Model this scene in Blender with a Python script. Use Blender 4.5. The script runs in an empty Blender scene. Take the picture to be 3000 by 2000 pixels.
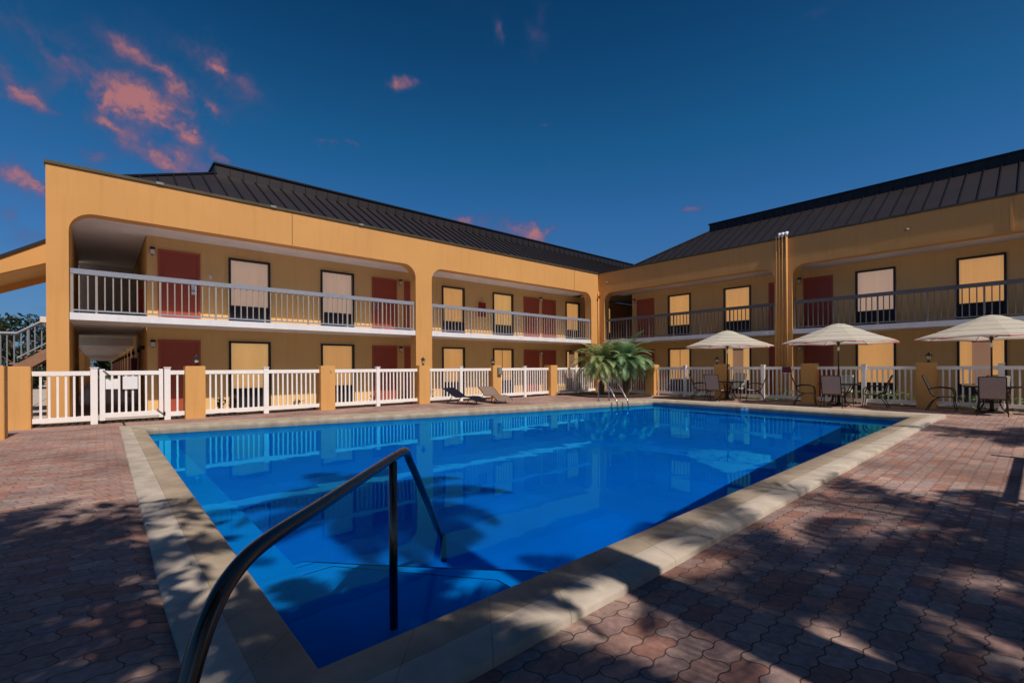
import bpy, bmesh, math, random
from mathutils import Vector, Matrix, Quaternion
random.seed(7)
R = math.radians
scene = bpy.context.scene
C = scene.collection

# ---------------------------------------------------------------- materials
def new_mat(name):
    m = bpy.data.materials.new(name); m.use_nodes = True
    nt = m.node_tree; b = nt.nodes['Principled BSDF']
    return m, nt, b

def mat(name, col, rough=0.7, metal=0.0, var=0.0, scale=6.0, bump=0.0, bscale=60.0, spec=0.4, emit=None, estr=0.0, streak=None, bdist=0.01):
    m, nt, b = new_mat(name); N = nt.nodes; L = nt.links
    b.inputs['Roughness'].default_value = rough
    b.inputs['Metallic'].default_value = metal
    b.inputs['Specular IOR Level'].default_value = spec
    b.inputs['Base Color'].default_value = (*col, 1)
    tc = N.new('ShaderNodeTexCoord')
    src = tc.outputs['Object']
    if var > 0:
        mp = N.new('ShaderNodeMapping'); L.new(src, mp.inputs[0])
        mp.inputs['Scale'].default_value = streak or (1, 1, 1)
        n = N.new('ShaderNodeTexNoise'); n.inputs['Scale'].default_value = scale
        n.inputs['Detail'].default_value = 6; n.inputs['Roughness'].default_value = 0.6
        L.new(mp.outputs[0], n.inputs['Vector'])
        r = N.new('ShaderNodeValToRGB'); L.new(n.outputs['Fac'], r.inputs[0])
        r.color_ramp.elements[0].position = 0.3; r.color_ramp.elements[1].position = 0.7
        r.color_ramp.elements[0].color = (*[c*(1-var) for c in col], 1)
        r.color_ramp.elements[1].color = (*[min(1, c*(1+var*0.6)) for c in col], 1)
        L.new(r.outputs[0], b.inputs['Base Color'])
    if bump > 0:
        n2 = N.new('ShaderNodeTexNoise'); n2.inputs['Scale'].default_value = bscale
        n2.inputs['Detail'].default_value = 5
        L.new(src, n2.inputs['Vector'])
        bp = N.new('ShaderNodeBump'); bp.inputs['Strength'].default_value = bump
        bp.inputs['Distance'].default_value = bdist
        L.new(n2.outputs['Fac'], bp.inputs['Height']); L.new(bp.outputs[0], b.inputs['Normal'])
    if emit:
        b.inputs['Emission Color'].default_value = (*emit, 1); b.inputs['Emission Strength'].default_value = estr
    return m

M = {}
def stucco(name, col):
    m, nt, b = new_mat(name); N = nt.nodes; L = nt.links
    b.inputs['Roughness'].default_value = 0.85; b.inputs['Specular IOR Level'].default_value = 0.25
    tc = N.new('ShaderNodeTexCoord')
    n = N.new('ShaderNodeTexNoise'); n.inputs['Scale'].default_value = 0.5; n.inputs['Detail'].default_value = 8
    n.inputs['Roughness'].default_value = 0.6
    L.new(tc.outputs['Object'], n.inputs['Vector'])
    r = N.new('ShaderNodeValToRGB'); L.new(n.outputs['Fac'], r.inputs[0])
    e = r.color_ramp.elements; e[0].position = .3; e[1].position = .7
    e[0].color = (*[c*f for c, f in zip(col, (.95, .94, .92))], 1); e[1].color = (*[min(1, c*1.03) for c in col], 1)
    # drip streaks of weathering
    mp = N.new('ShaderNodeMapping'); mp.inputs['Scale'].default_value = (3.5, 3.5, .22); L.new(tc.outputs['Object'], mp.inputs[0])
    s = N.new('ShaderNodeTexNoise'); s.inputs['Scale'].default_value = 2; s.inputs['Detail'].default_value = 5
    L.new(mp.outputs[0], s.inputs['Vector'])
    sr = N.new('ShaderNodeMapRange'); sr.inputs[1].default_value = .52; sr.inputs[2].default_value = .8
    sr.inputs[3].default_value = 1; sr.inputs[4].default_value = .90; L.new(s.outputs['Fac'], sr.inputs[0])
    mx = N.new('ShaderNodeMix'); mx.data_type = 'RGBA'; mx.blend_type = 'MULTIPLY'; mx.inputs[0].default_value = 1
    L.new(r.outputs[0], mx.inputs[6]); L.new(sr.outputs[0], mx.inputs[7]); L.new(mx.outputs[2], b.inputs['Base Color'])
    n2 = N.new('ShaderNodeTexNoise'); n2.inputs['Scale'].default_value = 45; n2.inputs['Detail'].default_value = 4
    n3 = N.new('ShaderNodeTexNoise'); n3.inputs['Scale'].default_value = .7; n3.inputs['Detail'].default_value = 3
    L.new(tc.outputs['Object'], n2.inputs['Vector']); L.new(tc.outputs['Object'], n3.inputs['Vector'])
    b1 = N.new('ShaderNodeBump'); b1.inputs['Strength'].default_value = .5; b1.inputs['Distance'].default_value = .003
    L.new(n2.outputs['Fac'], b1.inputs['Height'])
    b2 = N.new('ShaderNodeBump'); b2.inputs['Strength'].default_value = .45; b2.inputs['Distance'].default_value = .06
    L.new(n3.outputs['Fac'], b2.inputs['Height']); L.new(b1.outputs[0], b2.inputs['Normal'])
    L.new(b2.outputs[0], b.inputs['Normal'])
    return m

M['stucco'] = stucco('yellow_stucco', (.66, .355, .125))
M['wallpaint'] = stucco('tan_wall_paint', (.77, .495, .21))
M['pillar'] = stucco('fence_pillar_stucco', (.67, .365, .13))
M['white'] = mat('white_vinyl', (.88, .86, .86), .38, var=.05, scale=4)
M['slab'] = mat('white_slab_paint', (.78, .80, .86), .6, var=.08, scale=3, streak=(1, 1, .3))
M['ceil'] = mat('ceiling_paint', (.74, .70, .70), .8, var=.08, scale=2)
M['rail_shaded'] = mat('shaded_rail_paint', (.13, .125, .135), .5, var=.10, scale=8)  # darker copy of the grey rail, right wing's shade painted in
M['baluster_shaded'] = mat('shaded_baluster_paint', (.21, .19, .18), .5)  # darker baluster copy, shade of the right wing painted in
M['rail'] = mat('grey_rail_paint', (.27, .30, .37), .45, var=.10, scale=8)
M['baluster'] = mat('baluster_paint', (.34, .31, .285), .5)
M['frame'] = mat('dark_bronze_frame', (.022, .020, .028), .45)
M['grille'] = mat('dark_grille', (.020, .024, .045), .5)
M['door'] = mat('oxide_red_door', (.37, .075, .045), .5, var=.08, scale=2)
M['doorframe'] = mat('red_door_frame', (.42, .10, .055), .5)
M['cap'] = mat('roof_edge_metal', (.10, .085, .05), .45, metal=.3, var=.25, scale=1.5)
M['roof'] = mat('dark_roof_metal', (.030, .026, .031), .5, metal=.35, var=.15, scale=.8)
M['rib'] = mat('roof_seam_metal', (.018, .016, .018), .4, metal=.4)
M['steel'] = mat('stainless_steel', (.42, .42, .45), .22, metal=1.0, bump=.03, bscale=200)
M['bronze'] = mat('dark_stair_rail_steel', (.12, .11, .10), .24, metal=1.0, bump=.08, bscale=14, bdist=.004)
M['blackmetal'] = mat('black_metal', (.020, .016, .014), .4, metal=.3)
M['chairframe'] = mat('bronze_chair_frame', (.035, .022, .016), .38, metal=.5)
M['sling'] = mat('taupe_mesh_sling', (.36, .315, .29), .85, var=.12, scale=30, bump=.3, bscale=250)
M['pale_sling'] = mat('pale_grey_sling', (.50, .50, .48), .85, var=.08, scale=30)
M['navy'] = mat('navy_sling', (.010, .010, .022), .95, spec=.1)
M['brownsling'] = mat('brown_mesh_sling', (.20, .145, .12), .85, var=.15, scale=20)
M['lampglass'] = mat('frosted_lamp_glass', (.70, .66, .56), .3)
M['signwhite'] = mat('white_sign_board', (.80, .81, .85), .4, var=.04, scale=5)
M['signred'] = mat('maroon_sign_board', (.12, .008, .012), .35)
M['red'] = mat('red_enamel', (.30, .02, .02), .35)
M['box'] = mat('grey_outlet_box', (.24, .24, .22), .5, var=.15, scale=20)
M['soil'] = mat('dark_mulch', (.035, .022, .016), .95, var=.5, scale=25, bump=.8, bscale=40, bdist=.03)
M['grass'] = mat('grass_ground', (.045, .07, .02), .95, var=.4, scale=8, bump=.8, bscale=60, bdist=.03)
M['walk'] = mat('concrete_walk', (.46, .42, .38), .85, var=.2, scale=3)
M['brick'] = mat('brown_stair_stringer', (.27, .155, .105), .8, var=.2, scale=4)
M['bark'] = mat('palm_bark', (.16, .10, .055), .95, var=.4, scale=14, bump=.8, bscale=30, bdist=.03)
M['glassTable'] = mat('smoked_table_glass', (.05, .055, .05), .08, spec=.6)
M['parasolpole'] = mat('umbrella_pole_metal', (.055, .035, .025), .35, metal=.5)
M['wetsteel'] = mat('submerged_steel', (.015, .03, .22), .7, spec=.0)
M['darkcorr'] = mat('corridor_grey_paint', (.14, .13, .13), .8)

def leaf(name, c1, c2):
    m, nt, b = new_mat(name); N = nt.nodes; L = nt.links
    b.inputs['Roughness'].default_value = .5
    tc = N.new('ShaderNodeTexCoord'); n = N.new('ShaderNodeTexNoise'); n.inputs['Scale'].default_value = 2.3
    n.inputs['Detail'].default_value = 4
    L.new(tc.outputs['Object'], n.inputs['Vector'])
    r = N.new('ShaderNodeValToRGB'); L.new(n.outputs['Fac'], r.inputs[0])
    r.color_ramp.elements[0].position = .35; r.color_ramp.elements[1].position = .65
    r.color_ramp.elements[0].color = (*c1, 1); r.color_ramp.elements[1].color = (*c2, 1)
    L.new(r.outputs[0], b.inputs['Base Color'])
    tr = N.new('ShaderNodeBsdfTranslucent'); L.new(r.outputs[0], tr.inputs[0])
    mx = N.new('ShaderNodeMixShader'); mx.inputs[0].default_value = .25
    L.new(b.outputs[0], mx.inputs[1]); L.new(tr.outputs[0], mx.inputs[2])
    L.new(mx.outputs[0], N['Material Output'].inputs[0])
    return m
M['leafA'] = leaf('yellow_green_frond', (.18, .25, .09), (.46, .56, .25))
M['leafB'] = leaf('green_frond', (.11, .25, .11), (.32, .50, .26))
M['leafD'] = leaf('dark_tree_leaf', (.012, .025, .010), (.035, .055, .02))
M['leafG'] = leaf('ground_cover_leaf', (.09, .15, .045), (.24, .33, .11))
M['leafR'] = leaf('dark_red_shrub_leaf', (.03, .015, .01), (.07, .04, .02))

# umbrella fabric: pale stripes round the canopy
def fabric():
    m, nt, b = new_mat('striped_canvas'); N = nt.nodes; L = nt.links
    b.inputs['Roughness'].default_value = .85
    tc = N.new('ShaderNodeTexCoord'); sp = N.new('ShaderNodeSeparateXYZ'); L.new(tc.outputs['Object'], sp.inputs[0])
    z = N.new('ShaderNodeMapRange'); z.inputs[1].default_value = 2.02; z.inputs[2].default_value = 2.68; L.new(sp.outputs[2], z.inputs[0])
    r = N.new('ShaderNodeValToRGB'); L.new(z.outputs[0], r.inputs[0]); cr = r.color_ramp; cr.interpolation = 'CONSTANT'
    cream = (.88, .86, .78, 1); grn = (.52, .62, .44, 1); pk = (.72, .20, .22, 1); gry = (.27, .27, .22, 1)
    seq = [(0, pk), (.045, cream)]
    for i in range(9):
        p = .12 + i*.098
        seq += [(p, grn if i % 2 else gry), (p+.020, cream)]
    cr.elements[0].position = 0; cr.elements[0].color = pk
    cr.elements[1].position = .05; cr.elements[1].color = cream
    for p, c in seq[2:]:
        e = cr.elements.new(p); e.color = c
    L.new(r.outputs[0], b.inputs['Base Color'])
    tr = N.new('ShaderNodeBsdfTranslucent'); L.new(r.outputs[0], tr.inputs[0])
    mx = N.new('ShaderNodeMixShader'); mx.inputs[0].default_value = .5
    L.new(b.outputs[0], mx.inputs[1]); L.new(tr.outputs[0], mx.inputs[2]); L.new(mx.outputs[0], N['Material Output'].inputs[0])
    return m
M['fabric'] = fabric()

# curtain cloth behind the glass, added glow stands for light reflected in the windows
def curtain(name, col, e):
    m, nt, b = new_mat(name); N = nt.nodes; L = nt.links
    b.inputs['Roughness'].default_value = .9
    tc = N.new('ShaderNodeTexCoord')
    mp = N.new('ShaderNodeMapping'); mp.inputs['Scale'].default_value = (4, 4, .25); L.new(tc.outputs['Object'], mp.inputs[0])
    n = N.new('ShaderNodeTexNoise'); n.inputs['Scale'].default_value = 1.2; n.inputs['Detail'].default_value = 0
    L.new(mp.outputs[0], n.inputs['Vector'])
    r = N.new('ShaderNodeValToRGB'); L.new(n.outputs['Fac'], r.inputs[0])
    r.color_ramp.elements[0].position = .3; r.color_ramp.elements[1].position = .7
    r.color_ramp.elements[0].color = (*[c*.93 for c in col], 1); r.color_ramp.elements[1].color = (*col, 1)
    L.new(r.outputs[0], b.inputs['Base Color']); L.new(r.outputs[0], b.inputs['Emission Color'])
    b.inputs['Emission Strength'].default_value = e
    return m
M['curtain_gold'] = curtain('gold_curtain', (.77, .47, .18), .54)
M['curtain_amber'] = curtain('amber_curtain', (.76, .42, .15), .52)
M['painted_reflection'] = curtain('mauve_reflection', (.42, .24, .15), .45)  # brown reflection in the panes, painted on a glowing panel
M['curtain_sky_reflection'] = curtain('sky_reflection_curtain', (.66, .46, .34), .46)  # pink sky reflection of upper windows painted in

def glass():
    m, nt, b = new_mat('window_glass'); N = nt.nodes; L = nt.links
    t = N.new('ShaderNodeBsdfTransparent'); t.inputs[0].default_value = (.93, .93, .93, 1)
    g = N.new('ShaderNodeBsdfGlossy'); g.inputs['Roughness'].default_value = .02
    f = N.new('ShaderNodeFresnel'); f.inputs[0].default_value = 1.5
    mx = N.new('ShaderNodeMixShader'); L.new(f.outputs[0], mx.inputs[0]); L.new(t.outputs[0], mx.inputs[1]); L.new(g.outputs[0], mx.inputs[2])
    L.new(mx.outputs[0], N['Material Output'].inputs[0]); return m
M['glass'] = glass()

def water():
    m, nt, b = new_mat('pool_water'); N = nt.nodes; L = nt.links
    t = N.new('ShaderNodeBsdfRefraction'); t.inputs['Color'].default_value = (.03, .52, .86, 1); t.inputs['Roughness'].default_value = 0; t.inputs['IOR'].default_value = 1.33
    g = N.new('ShaderNodeBsdfGlossy'); g.inputs['Roughness'].default_value = .02; g.inputs[0].default_value = (.04, .72, 1, 1)
    tc = N.new('ShaderNodeTexCoord')
    n = N.new('ShaderNodeTexNoise'); n.inputs['Scale'].default_value = 1.3; n.inputs['Detail'].default_value = 2.5; n.inputs['Roughness'].default_value = .5
    L.new(tc.outputs['Object'], n.inputs['Vector'])
    bp = N.new('ShaderNodeBump'); bp.inputs['Strength'].default_value = .22; bp.inputs['Distance'].default_value = .014
    L.new(n.outputs['Fac'], bp.inputs['Height']); L.new(bp.outputs[0], g.inputs['Normal'])
    f = N.new('ShaderNodeFresnel'); f.inputs[0].default_value = 1.21; L.new(bp.outputs[0], f.inputs['Normal'])
    mx = N.new('ShaderNodeMixShader'); L.new(f.outputs[0], mx.inputs[0]); L.new(t.outputs[0], mx.inputs[1]); L.new(g.outputs[0], mx.inputs[2])
    L.new(mx.outputs[0], N['Material Output'].inputs[0])
    return m
M['water'] = water()
M['poolfloor'] = mat('blue_pool_plaster', (.17, .43, .76), .7, var=.12, scale=1.2)
M['shallowpool'] = mat('shallow_water_plaster', (.34, .68, .90), .7, var=.10, scale=2)  # paler copy of the pool plaster; brighter shallow-water light painted in
def tiles():
    m, nt, b = new_mat('waterline_tile'); N = nt.nodes; L = nt.links
    tc = N.new('ShaderNodeTexCoord')
    v = N.new('ShaderNodeTexVoronoi'); v.inputs['Scale'].default_value = 18; v.distance = 'CHEBYCHEV'; v.inputs['Randomness'].default_value = 0
    L.new(tc.outputs['Object'], v.inputs['Vector'])
    r = N.new('ShaderNodeValToRGB'); L.new(v.outputs['Color'], r.inputs[0])
    r.color_ramp.elements[0].color = (.006, .012, .03, 1); r.color_ramp.elements[1].color = (.02, .05, .11, 1)
    L.new(r.outputs[0], b.inputs['Base Color']); b.inputs['Roughness'].default_value = .2
    return m
M['tile'] = tiles()

def coping_mat():
    m, nt, b = new_mat('coping_concrete'); N = nt.nodes; L = nt.links
    tc = N.new('ShaderNodeTexCoord')
    br = N.new('ShaderNodeTexBrick'); br.offset = 0; br.inputs['Scale'].default_value = 1
    br.inputs['Brick Width'].default_value = .45; br.inputs['Row Height'].default_value = .45
    br.inputs['Mortar Size'].default_value = .0035; br.inputs['Color1'].default_value = (.44, .385, .325, 1); br.inputs['Color2'].default_value = (.49, .44, .38, 1)
    br.inputs['Mortar'].default_value = (.33, .27, .20, 1)
    uv = N.new('ShaderNodeUVMap'); uv.uv_map = 'along'; L.new(uv.outputs[0], br.inputs['Vector'])
    n = N.new('ShaderNodeTexNoise'); n.inputs['Scale'].default_value = 5; n.inputs['Detail'].default_value = 8; L.new(tc.outputs['Object'], n.inputs['Vector'])
    r = N.new('ShaderNodeMapRange'); r.inputs[1].default_value = .3; r.inputs[2].default_value = .75; r.inputs[3].default_value = .72; r.inputs[4].default_value = 1.12
    L.new(n.outputs['Fac'], r.inputs[0])
    mx = N.new('ShaderNodeMix'); mx.data_type = 'RGBA'; mx.blend_type = 'MULTIPLY'; mx.inputs[0].default_value = 1
    # the poolside row of slabs is a browner batch than the outer row
    su = N.new('ShaderNodeSeparateXYZ'); L.new(uv.outputs[0], su.inputs[0])
    lt = N.new('ShaderNodeMath'); lt.operation = 'LESS_THAN'; lt.inputs[1].default_value = .45; L.new(su.outputs[1], lt.inputs[0])
    row = N.new('ShaderNodeMix'); row.data_type = 'RGBA'; L.new(lt.outputs[0], row.inputs[0]); row.inputs[6].default_value = (1, 1, 1, 1); row.inputs[7].default_value = (.80, .75, .66, 1)
    m0 = N.new('ShaderNodeMix'); m0.data_type = 'RGBA'; m0.blend_type = 'MULTIPLY'; m0.inputs[0].default_value = 1
    L.new(br.outputs['Color'], m0.inputs[6]); L.new(row.outputs[2], m0.inputs[7])
    L.new(m0.outputs[2], mx.inputs[6]); L.new(r.outputs[0], mx.inputs[7])
    # small dark specks
    v = N.new('ShaderNodeTexVoronoi'); v.inputs['Scale'].default_value = 7; L.new(tc.outputs['Object'], v.inputs['Vector'])
    vr = N.new('ShaderNodeMapRange'); vr.inputs[1].default_value = .035; vr.inputs[2].default_value = .06; vr.inputs[3].default_value = .25; vr.inputs[4].default_value = 1
    L.new(v.outputs['Distance'], vr.inputs[0])
    m2 = N.new('ShaderNodeMix'); m2.data_type = 'RGBA'; m2.blend_type = 'MULTIPLY'; m2.inputs[0].default_value = .8
    L.new(mx.outputs[2], m2.inputs[6]); L.new(vr.outputs[0], m2.inputs[7]); L.new(m2.outputs[2], b.inputs['Base Color'])
    b.inputs['Roughness'].default_value = .8
    n2 = N.new('ShaderNodeTexNoise'); n2.inputs['Scale'].default_value = 70; n2.inputs['Detail'].default_value = 5; L.new(tc.outputs['Object'], n2.inputs['Vector'])
    ad = N.new('ShaderNodeMath'); ad.operation = 'ADD'; L.new(n2.outputs['Fac'], ad.inputs[0])
    inv = N.new('ShaderNodeMath'); inv.operation = 'MULTIPLY'; inv.inputs[1].default_value = -1.5; L.new(br.outputs['Fac'], inv.inputs[0]); L.new(inv.outputs[0], ad.inputs[1])
    bp = N.new('ShaderNodeBump'); bp.inputs['Strength'].default_value = .5; bp.inputs['Distance'].default_value = .005
    L.new(ad.outputs[0], bp.inputs['Height']); L.new(bp.outputs[0], b.inputs['Normal'])
    return m
M['coping'] = coping_mat()

def pavers():
    m, nt, b = new_mat('interlocking_pavers'); N = nt.nodes; L = nt.links
    tc = N.new('ShaderNodeTexCoord'); sp = N.new('ShaderNodeSeparateXYZ'); L.new(tc.outputs['Object'], sp.inputs[0])
    W, H = .215, .118
    def math_(op, a, b_=None):
        n = N.new('ShaderNodeMath'); n.operation = op
        for i, v in enumerate((a, b_)):
            if v is None: continue
            if isinstance(v, (int, float)): n.inputs[i].default_value = v
            else: L.new(v, n.inputs[i])
        return n.outputs[0]
    # courses run along Y; the edges bow like interlocking pavers
    wob = N.new('ShaderNodeTexNoise'); wob.inputs['Scale'].default_value = 3; L.new(tc.outputs['Object'], wob.inputs['Vector'])
    wn = math_('MULTIPLY', math_('SUBTRACT', wob.outputs['Fac'], .5), .03)
    u0 = math_('ADD', sp.outputs[1], wn); v0 = math_('ADD', sp.outputs[0], wn)
    su = math_('MULTIPLY', math_('SINE', math_('MULTIPLY', v0, 2*math.pi/H)), .011)
    sv = math_('MULTIPLY', math_('SINE', math_('MULTIPLY', u0, 4*math.pi/W)), .008)
    cb = N.new('ShaderNodeCombineXYZ'); L.new(math_('ADD', u0, su), cb.inputs[0]); L.new(math_('ADD', v0, sv), cb.inputs[1])
    br = N.new('ShaderNodeTexBrick'); L.new(cb.outputs[0], br.inputs['Vector'])
    br.inputs['Scale'].default_value = 1; br.inputs['Brick Width'].default_value = W; br.inputs['Row Height'].default_value = H
    br.inputs['Mortar Size'].default_value = .0042; br.inputs['Mortar Smooth'].default_value = .6; br.offset = .5
    br.inputs['Color1'].default_value = (0, 0, 0, 1); br.inputs['Color2'].default_value = (1, 1, 1, 1); br.inputs['Mortar'].default_value = (.5, .5, .5, 1)
    r = N.new('ShaderNodeValToRGB'); L.new(br.outputs['Color'], r.inputs[0]); cr = r.color_ramp
    cr.elements[0].color = (.27, .135, .110, 1); cr.elements[1].color = (.27, .215, .21, 1); cr.elements[1].position = 1
    for p, c in ((.2, (.35, .19, .15, 1)), (.4, (.30, .215, .195, 1)), (.65, (.37, .26, .22, 1)), (.85, (.28, .175, .165, 1))):
        e = cr.elements.new(p); e.color = c
    n = N.new('ShaderNodeTexNoise'); n.inputs['Scale'].default_value = .8; n.inputs['Detail'].default_value = 8; L.new(tc.outputs['Object'], n.inputs['Vector'])
    mr = N.new('ShaderNodeMapRange'); mr.inputs[1].default_value = .3; mr.inputs[2].default_value = .7; mr.inputs[3].default_value = .62; mr.inputs[4].default_value = 1.25; L.new(n.outputs['Fac'], mr.inputs[0])
    n4 = N.new('ShaderNodeTexNoise'); n4.inputs['Scale'].default_value = 30; n4.inputs['Detail'].default_value = 8; L.new(tc.outputs['Object'], n4.inputs['Vector'])
    mr4 = N.new('ShaderNodeMapRange'); mr4.inputs[1].default_value = .25; mr4.inputs[2].default_value = .75; mr4.inputs[3].default_value = .7; mr4.inputs[4].default_value = 1.3; L.new(n4.outputs['Fac'], mr4.inputs[0])
    mul = math_('MULTIPLY', mr.outputs[0], mr4.outputs[0])
    mx = N.new('ShaderNodeMix'); mx.data_type = 'RGBA'; mx.blend_type = 'MULTIPLY'; mx.inputs[0].default_value = 1
    L.new(r.outputs[0], mx.inputs[6]); L.new(mul, mx.inputs[7])
    m2 = N.new('ShaderNodeMix'); m2.data_type = 'RGBA'; L.new(br.outputs['Fac'], m2.inputs[0]); L.new(mx.outputs[2], m2.inputs[6]); m2.inputs[7].default_value = (.09, .06, .05, 1)
    L.new(m2.outputs[2], b.inputs['Base Color']); b.inputs['Roughness'].default_value = .8
    h = math_('SUBTRACT', math_('MULTIPLY', n4.outputs['Fac'], .25), math_('MULTIPLY', br.outputs['Fac'], 1.0))
    bp = N.new('ShaderNodeBump'); bp.inputs['Strength'].default_value = .8; bp.inputs['Distance'].default_value = .008
    L.new(h, bp.inputs['Height']); L.new(bp.outputs[0], b.inputs['Normal'])
    return m
M['pavers'] = pavers()

# ---------------------------------------------------------------- mesh builder
class MB:
    def __init__(self, fn=None):
        self.bm = bmesh.new(); self.fn = fn
    def v(self, p):
        p = Vector(p)
        return self.bm.verts.new(self.fn(p) if self.fn else p)
    def f(self, vs):
        try: return self.bm.faces.new(vs)
        except ValueError: return None
    def box(self, x0, x1, y0, y1, z0, z1):
        vs = [self.v((x, y, z)) for x in (x0, x1) for y in (y0, y1) for z in (z0, z1)]
        for q in ((0,1,3,2), (4,6,7,5), (0,4,5,1), (2,3,7,6), (0,2,6,4), (1,5,7,3)): self.f([vs[i] for i in q])
        return self
    def prism(self, pts, off):                     # pts: 3D outline, off: extrusion vector
        off = Vector(off); a = [self.v(p) for p in pts]; b = [self.v(Vector(p)+off) for p in pts]
        self.f(a); self.f(b[::-1])
        n = len(a)
        for i in range(n): self.f([a[i], a[(i+1) % n], b[(i+1) % n], b[i]])
        return self
    def tube(self, pts, r, n=10, cap=True, closed=False):
        pts = [Vector(p) for p in pts]; rings = []
        rr = r if isinstance(r, (list, tuple)) else [r]*len(pts)
        up = Vector((0, 0, 1)); prev = None
        for i, p in enumerate(pts):
            a = pts[max(0, i-1)]; b = pts[min(len(pts)-1, i+1)]
            if closed: a = pts[i-1]; b = pts[(i+1) % len(pts)]
            d = (b-a).normalized()
            if prev is None:
                s = d.cross(up)
                if s.length < .05: s = d.cross(Vector((1, 0, 0)))
            else: s = prev - d*prev.dot(d)
            s.normalize(); prev = s; t = d.cross(s)
            rings.append([self.v(p + (s*math.cos(k*2*math.pi/n) + t*math.sin(k*2*math.pi/n))*rr[i]) for k in range(n)])
        m = len(rings)
        for i in range(m if closed else m-1):
            A = rings[i]; B = rings[(i+1) % m]
            for k in range(n): self.f([A[k], A[(k+1) % n], B[(k+1) % n], B[k]])
        if cap and not closed: self.f(rings[0]); self.f(rings[-1][::-1])
        return self
    def lathe(self, prof, c=(0, 0, 0), n=16):
        c = Vector(c); rings = []
        for r, z in prof:
            rings.append([self.v(c+Vector((max(r, .0005)*math.cos(k*2*math.pi/n), max(r, .0005)*math.sin(k*2*math.pi/n), z))) for k in range(n)])
        for i in range(len(rings)-1):
            for k in range(n): self.f([rings[i][k], rings[i][(k+1) % n], rings[i+1][(k+1) % n], rings[i+1][k]])
        self.f(rings[0]); self.f(rings[-1][::-1])
        return self
    def build(self, name, m, parent=None, bevel=0, smooth=False, recalc=True):
        if recalc: bmesh.ops.recalc_face_normals(self.bm, faces=self.bm.faces[:])
        if bevel:
            bmesh.ops.bevel(self.bm, geom=[e for e in self.bm.edges if len(e.link_faces) == 2 and e.calc_face_angle(0) > .6], offset=bevel, segments=2, affect='EDGES', clamp_overlap=True)
        me = bpy.data.meshes.new(name); self.bm.to_mesh(me); self.bm.free()
        if smooth:
            for p in me.polygons: p.use_smooth = True
        me.materials.append(M[m] if isinstance(m, str) else m)
        o = bpy.data.objects.new(name, me); C.objects.link(o)
        if parent:
            o.parent = parent
            if parent.get('worldkids') or (parent.parent and parent.parent.get('worldkids')):
                if parent.get('worldkids'): o.matrix_parent_inverse = Matrix.Translation(-parent.location)
        return o

def tag(o, label, cat, group=None, kind=None):
    if label: o['label'] = label
    if cat: o['category'] = cat
    if group: o['group'] = group
    if kind: o['kind'] = kind
    return o
def thing(name, label, cat, loc=(0, 0, 0), rz=0, group=None, world=False):
    o = bpy.data.objects.new(name, None); C.objects.link(o); o.empty_display_size = .2
    o.location = loc; o.rotation_euler = (0, 0, rz); tag(o, label, cat, group)
    if world: o['worldkids'] = 1
    return o
def struct(o): o['kind'] = 'structure'; return o
def dup(src, loc, rz=None, label=None, group=None):
    def cp(o, par):
        c = o.copy(); C.objects.link(c)
        if par: c.parent = par
        for ch in kids[o]: cp(ch, c)
        return c
    kids = {}
    def walk(o):
        kids[o] = list(o.children)
        for ch in kids[o]: walk(ch)
    walk(src); r = cp(src, None); r.location = loc
    if rz is not None: r.rotation_euler = (0, 0, rz)
    if label: r['label'] = label
    if group: r['group'] = group
    return r

# ---------------------------------------------------------------- camera
HC = 1.33; F = 1370.44; YAW = R(48.576)
CAM = Vector((16.2198, -20.7049, HC))
cd = bpy.data.cameras.new('camera'); cam = bpy.data.objects.new('camera', cd); C.objects.link(cam)
cd.sensor_width = 36; cd.lens = F/3000*36; cd.shift_y = 74.5/3000; cd.clip_end = 5000; cd.clip_start = .05
roll = 0.00539
cam.location = CAM
q = Quaternion((0, 0, 1), YAW) @ Quaternion((1, 0, 0), math.pi/2) @ Quaternion((0, 0, 1), -roll)
cam.rotation_mode = 'QUATERNION'; cam.rotation_quaternion = q
scene.camera = cam
FW = Vector((-math.sin(YAW), math.cos(YAW), 0)); RT = Vector((math.cos(YAW), math.sin(YAW), 0))

# ---------------------------------------------------------------- pool
WZ = -.05; CT = .10
inn = [Vector((14.24, -20.03, 0)), Vector((14.15, -6.10, 0)), Vector((6.92, -5.72, 0)), Vector((3.76, -20.0, 0))]
out = [Vector((14.68, -20.46, 0)), Vector((14.64, -4.95, 0)), Vector((6.25, -4.78, 0)), Vector((3.02, -20.40, 0))]
FD = [-.95, -1.9, -1.9, -1.0]
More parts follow.
